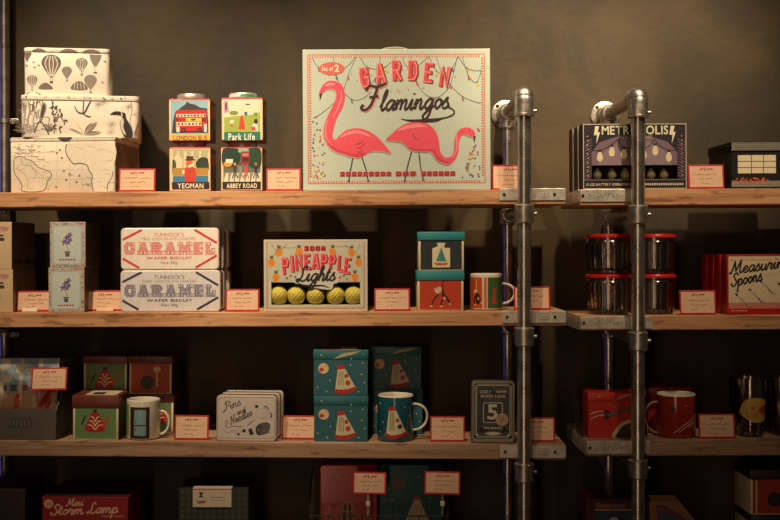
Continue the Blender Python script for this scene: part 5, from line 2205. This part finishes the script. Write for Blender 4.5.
def space_lid_comet(A, P, u0, v0, u1, v1):
    space_lid(A, P, u0, v0, u1, v1)
    A.poly([(u0 + 20, v1 - .4), (u0 + 30, v0 + 3), (u0 + 48, v0 + .6), (u0 + 40, v0 + 4)], '#b8a878')


def space_top(T):
    T.rect(.15, .1, .85, .9, '#a33a2e')
    T.up()
    T.rect(.5, .15, .8, .8, '#d8c9a0')
    T.ell(.3, .5, .1, .25, '#2a4f58', 12)


SBX = 'teal space capsule boxes'
lo = Spot(313.4, 368, 396, L3, .012)
lid_box(lo, .11, 9.4, 'lower front teal space box, under its twin, beside the teal mug', SBX, TB, '#2b676e', space(), space_lid, .0011, TB)
hi = Spot(313, 368, 350.2, L3, .012, zbase=lo.top)
lid_box(hi, .11, 9.4, 'upper front teal space box with a picture on its lid top', SBX, TB, '#2b676e', space(), space_lid_comet, .0011, TB, topart=space_top)
lo = Spot(370.4, 422.6, 390, L3, .12)
lid_box(lo, .1, 8.6, 'lower back teal space box, mostly hidden behind the teal mug', SBX, TB, '#2b676e', space(), space_lid, .0011, TB)
hi = Spot(369.6, 421.6, 346.6, L3, .12, zbase=lo.top)
lid_box(hi, .1, 8.6, 'upper back teal space box in shadow above the teal mug', SBX, TB, '#2b676e', space(), space_lid_comet, .0011, TB)


def art_capsule(A, P):
    A.poly([(388.4, 408), (395.4, 407.6), (405.8, 430), (400, 432.4), (390, 433.6), (386, 431.6)], '#d3c79e')
    A.up()
    A.poly([(388.2, 408.6), (388.4, 404.8), (394.4, 404.4), (395.6, 408)], '#b32a24')
    A.blob([(385.6, 430.6), (391, 432.4), (399, 431.4), (406.4, 428.6), (406.6, 431.6), (399, 435), (391, 436), (385.8, 434)], '#b32a24', 4)
    A.ell(396.8, 417.6, 1.9, 2, '#a3402c', 10)
    A.ell(399.4, 423.8, 2.4, 2.4, '#4b2a24', 10)
    for q in range(3):
        A.line([(390.4 + q * 1.4, 409.5), (389.6 + q * 2, 428)], .6, '#2b2a26')
    for a, b in ((380, 402), (404, 405), (409, 414), (380, 430), (383, 420)):
        A.star(a, b, 1, '#d8c9a0', 4, .4)


P = round_spot(377.4, 413.2, 394.2, L3, .008)
mug(P, 0, 'teal mug with a space capsule and white handle', '#225a6a', art_capsule, 1, 428.4, hv=(403.6, 428.2))


# ---------------------------------------------------------------- number tin
def art_five(A, P):
    k, c = '#121419', '#cfc5b0'
    u0, u1, v0, v1 = 473.6, 512.4, 383, 438.8
    A.poly(rrect(u0, u1, v0, v1, 3, 5), k)
    A.up()
    n = 22
    for i in range(n):
        v = v0 + 2.5 + i * (v1 - v0 - 5) / n
        A.rect(u0 + .7, v, u0 + 1.9, v + 1.1, c)
        A.rect(u1 - 1.9, v, u1 - .7, v + 1.1, c)
    for i in range(16):
        u = u0 + 3 + i * (u1 - u0 - 6) / 16
        A.rect(u, v0 + .7, u + 1.1, v0 + 1.7, c)
        A.rect(u, v1 - 1.7, u + 1.1, v1 - .7, c)
    A.rrframe(u0 + 2.8, v0 + 2.6, u1 - 2.8, v1 - 2.6, 1, .6, c)
    A.rr(u0 + 4, v0 + 3.8, u1 - 4, v1 - 3.8, 1, '#49463f')
    A.up()
    for i in range(7):
        A.rect(u0 + 4.4 + i * .9, v0 + 12, u0 + 4.8 + i * .9, v1 - 13, '#2a2c30')
        A.rect(u1 - 4.8 - i * .9, v0 + 12, u1 - 4.4 - i * .9, v1 - 13, '#2a2c30')
    A.poly([(478.4, 389.6), (491.4, 388.4), (491.4, 392.6), (507, 390.8), (507, 397.6), (478.4, 398.4)], k)
    A.rr(481.6, 401.4, 503.6, 424, 3, '#3b3c3f')
    A.poly([(477.4, 431.6), (480, 427.6), (487, 425.6), (499, 425.6), (505, 427.4), (508.4, 431.6), (504, 432.4), (499, 430.4), (487, 430.4), (482, 432.4)], k)
    A.up()
    A.text('LUCKY', 479.4, 390, 490.6, 393.4, c)
    A.text('CHARM', 495.8, 390.4, 506, 393, c)
    A.text('GOOD LUCK', 480, 394.6, 505.8, 397.6, c)
    A.rrframe(483.2, 402.8, 502, 422.6, 2, .7, c)
    A.text('5', 487, 404.4, 497.4, 419.6, '#cfc5b0')
    A.text('FIVE MINUTES', 483.6, 426.6, 502.4, 429.4, c)
    A.blob([(485, 433.6), (493, 431.8), (501, 433.6), (493, 435.4)], c)
    for a, b in ((477.4, 435), (508.4, 435)):
        A.star(a, b, 1.6, c, 4, .5)


P = Spot(471, 514.8, 380.8, L3, .006)
Pn = P
t0 = hinge_tin(P, .034, .0085, mat('#8f8674', .32, .6, .05, 20), 'number_tin', 'black and silver tin with a large number 5 and round sticker', None, art_five, '#8f8674', '#6f675a')
m = MB()
m.slab([(P.X(501.8) + 6.3 * P.t * math.cos(2 * PI * k / 24), P.Z(419.4) + 6.3 * P.t * math.sin(2 * PI * k / 24)) for k in range(24)], 'y', -.0022, -.0015, mat('#b59a7e', .5), 0)
A = Art(m, lambda u, v, l: (P.X(u), -.0022 - .0001 - l * .00009, P.Z(v)))
A.line([(499.6, 416), (503, 421)], .7, '#8a5a42', False)
A.line([(501, 415.4), (504.4, 420.4)], .7, '#8a5a42', False)
A.line([(498.8, 418.6), (501.6, 422.6)], .6, '#8a5a42', False)
st = m.build('sticker', None, 'round beige sticker')
st.parent = [o for o in COL.objects if o.name.startswith('number_tin')][0]

# ---------------------------------------------------------------- rocket set
P = Spot(588.2, 645, 392.6, R3, .03)


def art_rocket(A, P, u0, v0, u1, v1):
    A.blob([(613.6, 438), (616, 429), (622, 422.5), (630, 420), (645, 418), (645, 438)], '#cdb283')
    A.up()
    A.blob([(617, 438), (619, 431), (624, 425.6), (631, 423), (645, 421.4), (645, 438)], '#2d2a30')
    A.poly([(604, 414.8), (616, 411.4), (628, 407.6), (640, 404.6), (642, 405.4), (630, 410), (616, 415), (607, 418)], '#3b3633')
    A.poly([(601, 410.6), (607, 409.6), (611, 412.4), (606, 414)], '#2d2826')
    A.poly([(603, 418.6), (607, 419.6), (612, 415.6), (607, 415.4)], '#2d2826')
    for b in (0, 3.4):
        A.line([(590.6, 414 + b * 1.5), (597, 411.6 + b * 1.3), (604, 411.4 + b)], .9, '#d3b9a0')
    A.up()
    A.line([(608, 415.6), (624, 410.6), (636, 406.8)], .6, '#8f857c')
    A.ell(618, 404.6, .8, 1, '#d98a3a', 7)


def rocket_lid(A, P, u0, v0, u1, v1):
    A.poly([(614, v1 - .8), (622, v0 + 2.8), (633, v0 + .8), (630, v0 + 3)], '#c98f7a')
    A.ell(600, v0 + 4, .6, .8, '#e0b08a', 7)


lid_box(P, .085, 9, 'red box with a black rocket and planet inside a clear case', None, '#b5241a', '#bb2a1e', art_rocket, rocket_lid, .0009, '#b5241a', name='rocket_box')
Q = P
t = [o for o in COL.objects if o.name.startswith('rocket_box')][0]
m = MB()
x0, x1, hh = -Q.w / 2 - .012, Q.w / 2 + .004, Q.h + .006
m.box(x0, x1, .092, .0926, 0, hh, FILM, 0, .0005)
m.box(x0, x0 + .0006, -.004, .092, 0, hh, FILM, 0, .0002)
m.box(x1 - .0006, x1, -.004, .092, 0, hh, FILM, 0, .0002)
m.box(x0, x1, -.004, .092, hh, hh + .0006, FILM, 0, .0002)
for a, b in (((x0, -.004, hh), (x0, .092, hh)), ((x1, -.004, hh), (x1, .092, hh)), ((x0, .092, 0), (x0, .092, hh)), ((x0, -.004, 0), (x0, -.004, hh)), ((x0, .092, hh), (x1, .092, hh))):
    m.cyl(a, b, .0006, GLASSE, 8)
m.build('clear_cover', t, 'clear plastic cover around the box')
P = Spot(648, 692.4, 387.4, R3, .12)
lid_box(P, .1, 8, 'plain red box standing in shadow behind the red mug', None, '#8d1c16', '#9d2118', None, None, .0009, '#8d1c16', name='rocket_box')


def art_redmug(A, P):
    for a, b in (((669, 430), (695, 411.4)), ((674, 429), (695.2, 415.4)), ((684, 424.6), (695.2, 419))):
        A.line([a, ((a[0] * 2 + b[0]) / 3, (a[1] * 2 + b[1]) / 3 - .4), ((a[0] + b[0] * 2) / 3, (a[1] + b[1] * 2) / 3), b], .8, '#c9a79a')
    A.blob([(666, 404), (668, 402), (670, 404), (669.4, 410), (666.4, 410)], '#4a1a16', 4)
    A.ell(681, 403.4, .8, .8, '#c98a6a', 7)


P = round_spot(657.2, 695.2, 393, R3, .012)
mug(P, 0, 'red mug with thin white streaks and white inside', '#962a1c', art_redmug, -1, 643.6, hv=(401.6, 430.6), hc='#9a7a72')


# ---------------------------------------------------------------- tumblers
def tumbler(u0, u1, vt, y, label, seed, pr=None):
    P = round_spot(u0, u1, vt, R3, y)
    rt = P.w / 2
    rb = rt * .78
    h = P.h
    t = thing('glass_tumbler', label, 'glass', P.loc, P.rot, 'printed glass tumblers')
    m = MB()
    xf = Matrix.Translation((0, rt, 0))
    m.lathe([(0, .001), (rb * .88, 0), (rb, .003), (rt, h)], CLEAR, 40, xf)
    m.lathe([(rt - .0016, h), (rb - .0014, .017), (rb * .6, .0135), (0, .012)], GLASSE, 40, xf)
    for z, q in ((.003, rb), (.0155, rb + .0005), (h - .0008, rt - .0006)):
        m.lathe([(q - .0011, z - .0009), (q + .0003, z), (q - .0011, z + .0009)], GLASSE, 40, xf)
    A = Art(m, P.wrap(rb, rt, rt))
    A.strip = 1.5
    c = (u0 + u1) / 2
    k = (u1 - u0) / 32
    X = lambda a: c + a * k * .86
    V = lambda b: vt + b * k
    if pr == 0:
        A.blob([(X(-11), V(26)), (X(-8), V(20)), (X(2), V(18)), (X(11), V(21)), (X(14.6), V(26)), (X(14), V(38)), (X(8), V(42)), (X(-2), V(41.6)), (X(-9), V(38)), (X(-13), V(33))], '#c49a4c', 4)
        A.up()
        A.blob([(X(4), V(29)), (X(9), V(25.6)), (X(14.4), V(25)), (X(14.4), V(35)), (X(9), V(34)), (X(5), V(32))], '#a5382a', 3)
        A.ell(X(-2), V(28), 1.5 * k, 1.7 * k, '#b5562e', 10)
        for q in range(4):
            A.line([(X(-8 + q * 3), V(32)), (X(-6 + q * 3), V(35)), (X(-8 + q * 3), V(38))], .6, '#8a6a34')
    else:
        A.blob([(X(-12), V(24)), (X(-5), V(19)), (X(4), V(20)), (X(6), V(30)), (X(0), V(38)), (X(-9), V(38))], '#a8854c' if pr == 1 else '#8d6f42', 4)
        A.up()
        A.line([(X(-8), V(26)), (X(-3), V(24)), (X(2), V(27)), (X(-5), V(30)), (X(-8), V(33)), (X(0), V(33))], .9, '#d8c08a' if pr == 1 else '#6a5232')
        A.blob([(X(-4), V(40)), (X(2), V(40)), (X(3), V(52)), (X(-3), V(52))], '#8f3a2a', 3)
    m.build('glass', t)


tumbler(734, 766.6, 377.6, .016, 'front glass tumbler with a yellow fish beside the price card', 1, 0)
tumbler(770.4, 803, 377.6, .02, 'front glass tumbler with pale scrollwork, beyond the yellow fish glass', 2, 1)
tumbler(729, 759, 376.6, .1, 'back glass tumbler half hidden behind the yellow fish glass', 3, 2)
tumbler(765, 795, 376.6, .1, 'back glass tumbler behind the scrollwork glass', 4, 2)

# ================================================================== ROW 4
P = Spot(42, 128, 497.2, L4, .02)
t = thing('gift_box', 'red box reading Mini Storm Lamp with a round badge', 'gift box', P.loc, P.rot)
m = MB()
m.box(-P.w / 2, P.w / 2, 0, .19, 0, P.h, mat('#8c1620', .45, 0, .06, 20), .0012)
A = Art(m, P.face())
cr = '#d8a78a'
A.ell(48.6, 503.8, 4.6, 4.4, cr, 20)
A.up()
A.text('20', 46.4, 502, 50.8, 505.6, '#8c1620')
A.script('Mini', 66.4, 506.2, 3.9, cr, 1.05, -.03, .3, end=83)
A.script('Storm', 50.8, 515.2, 5.3, cr, 1.5, -.03, .3, end=83)
A.script('Lamp', 87.4, 513.4, 5.3, cr, 1.5, -.02, .3, end=117.5)
A.text('STRING LIGHTS', 101.5, 515.2, 124.5, 517.4, cr, False)
T = Art(m, lambda a, b, l: (a * P.w - P.w / 2, b * .19, P.h + .0001 + l * .00009))
T.rect(.02, .03, .98, .97, '#3b2320')
T.up()
for a in (.28, .5, .74):
    T.ell(a, .5, .09, .3, '#1c1210', 14)
T.up()
for a in (.28, .5, .74):
    T.ell(a, .5, .06, .2, '#33211d', 14)
m.build('body', t)

P = Spot(-26, 25, 489.5, L4, .03)
t = thing('carton', 'dark brown carton in the shadows of the lowest shelf end', 'box', P.loc, P.rot)
m = MB()
m.box(-P.w / 2, P.w / 2, 0, .15, 0, P.h, mat('#2a1c16', .6, 0, .1, 14), .0012)
A = Art(m, P.face())
A.frame(P.u0 + 1, P.vt + 1, P.u1 - 1, P.vb - 1, .8, '#3a281e')
m.build('body', t)

P = Spot(178.8, 248.4, 488.6, L4, .02)
t = thing('patterned_box', 'dark green lattice patterned box with a small white label', 'gift box', P.loc, P.rot)
m = MB()
m.box(-P.w / 2, P.w / 2, 0, .12, 0, P.h, mat('#20241e', .5, 0, .08, 18), .0012)
A = Art(m, P.face())
for j in range(13):
    for i in range(11):
        u, v = 182 + i * 6.3, 492 + j * 6.2
        A.poly([(u, v - 2.9), (u + 2.9, v), (u, v + 2.9), (u - 2.9, v)], '#454b3e')
A.up()
for j in range(13):
    for i in range(11):
        u, v = 182 + i * 6.3, 492 + j * 6.2
        A.poly([(u, v - 2), (u + 2, v), (u, v + 2), (u - 2, v)], '#20241e')
        A.ell(u, v, .8, .8, '#565c4c', 6)
m.build('body', t)
tp = P
m = MB()
m.box(P.X(193), P.X(231.6), -.004, -.0026, P.Z(506.8), P.Z(488.4), mat('#cbbba4', .5), .0004)
m.slab([(P.X(193), P.Z(488.4)), (P.X(231.6), P.Z(488.4)), (P.X(231.6), P.Z(488.4) + .0012), (P.X(193), P.Z(488.4) + .0012)], 'y', -.004, .03, mat('#cbbba4', .5))
A = Art(m, lambda u, v, l: (P.X(u), -.0041 - l * .00009, P.Z(v)))
A.rect(211, 496.5, 223, 497.4, '#6a7f9a')
A.rect(211, 499.4, 226, 500, '#8d8578')
A.poly([(199, 492), (203.5, 492), (202, 495), (204, 497), (198.4, 497), (200.6, 495)], '#2a2a30')
A.rect(198, 500.4, 205, 503, '#a5555a')
A.line([(196.6, 500), (199, 502.6), (204, 500.4), (206, 502)], .6, '#3b3b45')
A.up()
A.rect(193, 488.4, 231.6, 489.4, '#b06a5c')
m.build('label', t, 'small white label card folded over the box top')

# ---------------------------------------------------------------- wire basket with two star tins
P = Spot(309, 449, 516, L4, .02)
P2 = Spot(309, 449, 516, L4, .02)
WIR = mat('#4a4640', .4, .8, .1, 40)
t = thing('wire_basket', 'dark wire basket holding the red and teal star tins', 'basket', P.loc, P.rot)
x0, x1, d, h = -P.w / 2, P.w / 2, .19, P.h
hbk = h + .072


def loop(pts, r, parent, name):
    m = MB()
    m.tube(pts, r, WIR, 8, 1, True)
    return m.build(name, parent)


loop([(x0, 0, h), (x1, 0, h), (x1 + .002, .01, h + .004), (x1, d * .55, hbk - .006), (x1, d - .01, hbk), (x1 - .01, d, hbk), (x0 + .01, d, hbk), (x0, d - .01, hbk), (x0, d * .55, hbk - .006), (x0 - .002, .01, h + .004)], .0017, t, 'rim')
m = MB()
for k in range(15):
    x = x0 + (x1 - x0) * k / 14
    m.cyl((x, 0, .003), (x, 0, h), .0011, WIR, 6)
for z in (.003, h * .5):
    m.cyl((x0, 0, z), (x1, 0, z), .0012, WIR, 6)
m.build('front_grid', t)
for s, x in ((0, x0), (1, x1)):
    m = MB()
    for k in range(7):
        y = d * k / 6
        m.cyl((x, y, .003), (x, y, h + min(1, y / (d * .55)) * .064), .0011, WIR, 6)
    m.cyl((x, 0, .003), (x, d, .003), .0012, WIR, 6)
    m.build('side_grid', t)
m = MB()
for k in range(8):
    y = d * k / 7
    m.cyl((x0, y, .002), (x1, y, .002), .0011, WIR, 6)
m.build('bottom_grid', t)
zin = P.z + .0042


def star_tin(u0, u1, vt, y, dd, label, c, artf, grp='star printed tins in the basket', r=.008):
    Q = Spot(u0, u1, vt, L4, y, zbase=zin)
    t = thing('star_tin', label, 'tin', Q.loc, Q.rot, grp)
    m = MB()
    m.slab(rrect(-Q.w / 2, Q.w / 2, 0, Q.h, r, 6), 'y', 0, dd, mat(c, .25, .1, .06, 24, coat=.5), .003, True)
    A = Art(m, Q.face())
    artf(A)
    m.build('body', t)


def art_rt(A):
    for u, v, r in ((337.4, 477, 3.2), (334, 489.6, 1.4), (328.6, 507, 3.2), (345.6, 490, 1), (360, 500, 1), (330, 519, 1.6)):
        A.star(u, v, r, '#d8a88c', 4, .22)
    A.ell(347.4, 513, 7.6, 12, '#b98a62', 20)
    A.up()
    A.ell(347.4, 513, 6.2, 10.4, '#5e2420', 18)
    A.up()
    A.line([(347.4, 502), (347.4, 524)], 1.4, '#c9a27c', False)
    A.line([(343.4, 504), (341.6, 524)], 1, '#c9a27c', False)
    A.line([(351.4, 504), (353.2, 524)], 1, '#c9a27c', False)
    A.line([(341, 511.6), (354, 511.6)], 1, '#c9a27c', False)


def art_tt(A):
    A.ell(399, 484, 6, 5.6, '#6d5546', 18)
    A.up()
    A.ell(397.6, 484.4, 3, 2.8, '#7a4034', 10)
    for u, v, r in ((418.6, 477, 2), (410.4, 482.4, 1), (430, 497.6, 2), (392, 500, 1.4), (385, 475, 1), (422, 490, 1)):
        A.star(u, v, r, '#a9b39a', 4, .25)
    A.poly([(414, 500), (420, 500), (430, 524), (404, 524)], '#b9a586')
    A.poly([(413.6, 500), (414.4, 496.6), (419.4, 496.6), (420.4, 500)], '#a33a2e')


star_tin(319.4, 377.6, 464.6, .085, .085, 'red tin with pale stars standing in the wire basket', '#a8201c', art_rt)
star_tin(378.8, 443, 464.4, .085, .085, 'teal tin with a faint planet standing in the wire basket', '#1f525a', art_tt, r=.014)


def clip_card(u0, u1, vt, vb, uc, label, seed):
    Y = .012
    card(u0, u1, vt, L4, Y, label, seed, lean=4, vbot=vb, roll=1.2)
    cx, z0 = ray(uc, vb, Y)
    _, z1 = ray(0, 515.6, .02)
    c = thing('card_clip', 'clear card clip gripping the basket wire under the %s tin price card' % ('red' if seed == 17 else 'teal'), 'clip', (cx, Y + .0045, z1))
    m = MB()
    H = z0 - z1
    m.box(-.0024, .0024, -.0008, .0008, .003, H + .004 - .001, mat('#8f877c', .3, .7), .0006)
    m.build('stem', c)
    m = MB()
    m.box(-.0048, .0048, -.0022, .0022, H * .45, H * .45 + .011, mat('#cfc8bd', .3, .1), .001)
    m.build('grip', c, 'pale plastic grip')
    m = MB()
    m.tube([(0, .0035 + .0045 * math.cos(a), .0045 * math.sin(a)) for a in [2 * PI * k / 14 for k in range(14)]], .0011, mat('#8f877c', .3, .7), 6, 1, True)
    m.build('hook', c)


clip_card(352.6, 386, 472.2, 494.4, 368, 'price card clipped over the red star tin', 17)
clip_card(424.2, 460, 471.6, 494.6, 442.6, 'price card clipped over the teal star tin', 18)

# ---------------------------------------------------------------- lowest short shelf
P = Spot(586, 651, 499, R4, .06)
t = thing('gift_box', 'dark red and blue box with a leather brown corner behind the pole', 'gift box', P.loc, P.rot)
m = MB()
m.box(-P.w / 2, P.w / 2, 0, .12, 0, P.h, mat('#3d0f14', .45, 0, .08, 18), .0012)
A = Art(m, P.face())
A.rect(595, 510.6, 646, 560, '#1f3346')
A.rect(595, 509, 646, 510.6, '#a57a55')
A.up()
for q in range(8):
    A.rrframe(597 + q * 3.7, 504.6 - (1.6 if q == 0 else 0), 599.4 + q * 3.7, 507.6, .7, .7, '#9a6a58')
A.ell(614, 522, 5, 5, '#b5a58c', 12)
m.build('body', t)
P = Spot(652.6, 700, 496.6, R4, .03)
t = thing('booklet', 'tan and blue booklet leaning beside the dark red box', 'book', P.loc, (-.25, 0, 0))
m = MB()
m.slab([(-P.w / 2, 0), (P.w / 2, 0), (P.w / 2, P.h * .55), (P.w * .05, P.h), (-P.w / 2, P.h)], 'y', 0, .012, mat('#7a5236', .5, 0, .1, 16), .001)
A = Art(m, P.face())
A.poly([(659, 506), (668, 506), (700, 528), (700, 560), (659, 560)], '#5a2424')
A.up()
A.poly([(664, 512), (676, 516), (694, 530), (694, 560), (664, 560)], '#24405a')
m.build('cover', t)

for k, (vt, lab) in enumerate(((512.6, 'lower orange radio box, under its twin at the shelf edge'), (466.4, 'upper orange radio box with a dark round dial'))):
    pass


def art_radio(A, P, u0, v0, u1, v1):
    A.ell(775, v0 + 20, 7, 7.2, '#241c1a', 20)
    A.up()
    A.ell(775, v0 + 20, 5, 5.2, '#3a2c26', 18)
    A.rect(756, v0 + 1, 757.6, v1 - 1, '#d8c6a0')


lo = Spot(751, 812, 515, R4, .02)
lid_box(lo, .12, 8, 'lower orange radio box, under its twin', 'orange radio boxes', '#a83a1f', '#2e2622', art_radio)
hi = Spot(750, 812, 470, R4, .02, zbase=lo.top)
lid_box(hi, .12, 9.6, 'upper orange radio box with a dark round dial', 'orange radio boxes', '#a83a1f', '#2e2622', art_radio)

# ================================================================== LIGHT
def spot_light(name, loc, target, power, size, blend, radius, color):
    l = bpy.data.lights.new(name, 'SPOT')
    l.energy, l.spot_size, l.spot_blend, l.shadow_soft_size, l.color = power, math.radians(size), blend, radius, color
    o = bpy.data.objects.new(name, l)
    COL.objects.link(o)
    o.location = loc
    o.rotation_euler = (Vector(target) - Vector(loc)).to_track_quat('-Z', 'Y').to_euler()
    return o


WARM = (1., .78, .53)
zc = 3.05
spot_light('ceiling_spot', (-.95, -1.0, zc), (-.6, .05, 1.88), 165, 42, 1., .03, WARM)
spot_light('ceiling_spot', (-.15, -1.0, zc), (-.06, .05, 1.87), 122, 42, 1., .03, WARM)
spot_light('ceiling_spot', (.45, -.6, zc), (.38, .33, 1.9), 115, 34, 1., .03, WARM)
spot_light('ceiling_spot', (.85, -1.0, zc), (.68, .2, 1.9), 112, 42, 1., .03, WARM)
spot_light('ceiling_spot', (.9, -.7, zc), (.74, .33, 1.97), 55, 26, 1., .03, WARM)
FILL = (1., .66, .42)
for nm, loc, tgt, e, sx, sy in (('shop_fill', (-.45, -3.3, 1.55), (0, 0, 1.45), 10, .26, 2.6),):
    a = bpy.data.lights.new(nm, 'AREA')
    a.energy, a.size, a.size_y, a.shape, a.color = e, sx, sy, 'RECTANGLE', FILL
    o = bpy.data.objects.new(nm, a)
    COL.objects.link(o)
    o.location = loc
    o.rotation_euler = (Vector(tgt) - Vector(loc)).to_track_quat('-Z', 'Y').to_euler()
b = bpy.data.lights.new('blue_side_lamp', 'AREA')  # blue lamp out of view at the left, streaks the pole edges
b.energy, b.size, b.size_y, b.shape, b.color = 2.2, .1, 1.6, 'RECTANGLE', (.18, .12, 1.)
o = bpy.data.objects.new('blue_side_lamp', b)
COL.objects.link(o)
o.location = (-2.4, .2, 1.5)
o.rotation_euler = (Vector((.3, .285, 1.5)) - Vector(o.location)).to_track_quat('-Z', 'Y').to_euler()

w = bpy.data.worlds.new('shop')
SC.world = w
w.use_nodes = True
w.node_tree.nodes['Background'].inputs['Color'].default_value = (.045, .034, .022, 1)
w.node_tree.nodes['Background'].inputs['Strength'].default_value = .35
SC.view_settings.view_transform = 'Standard'
SC.view_settings.look = 'None'
SC.view_settings.exposure = 0
SC.cycles.transparent_max_bounces = 32
SC.cycles.max_bounces = 10
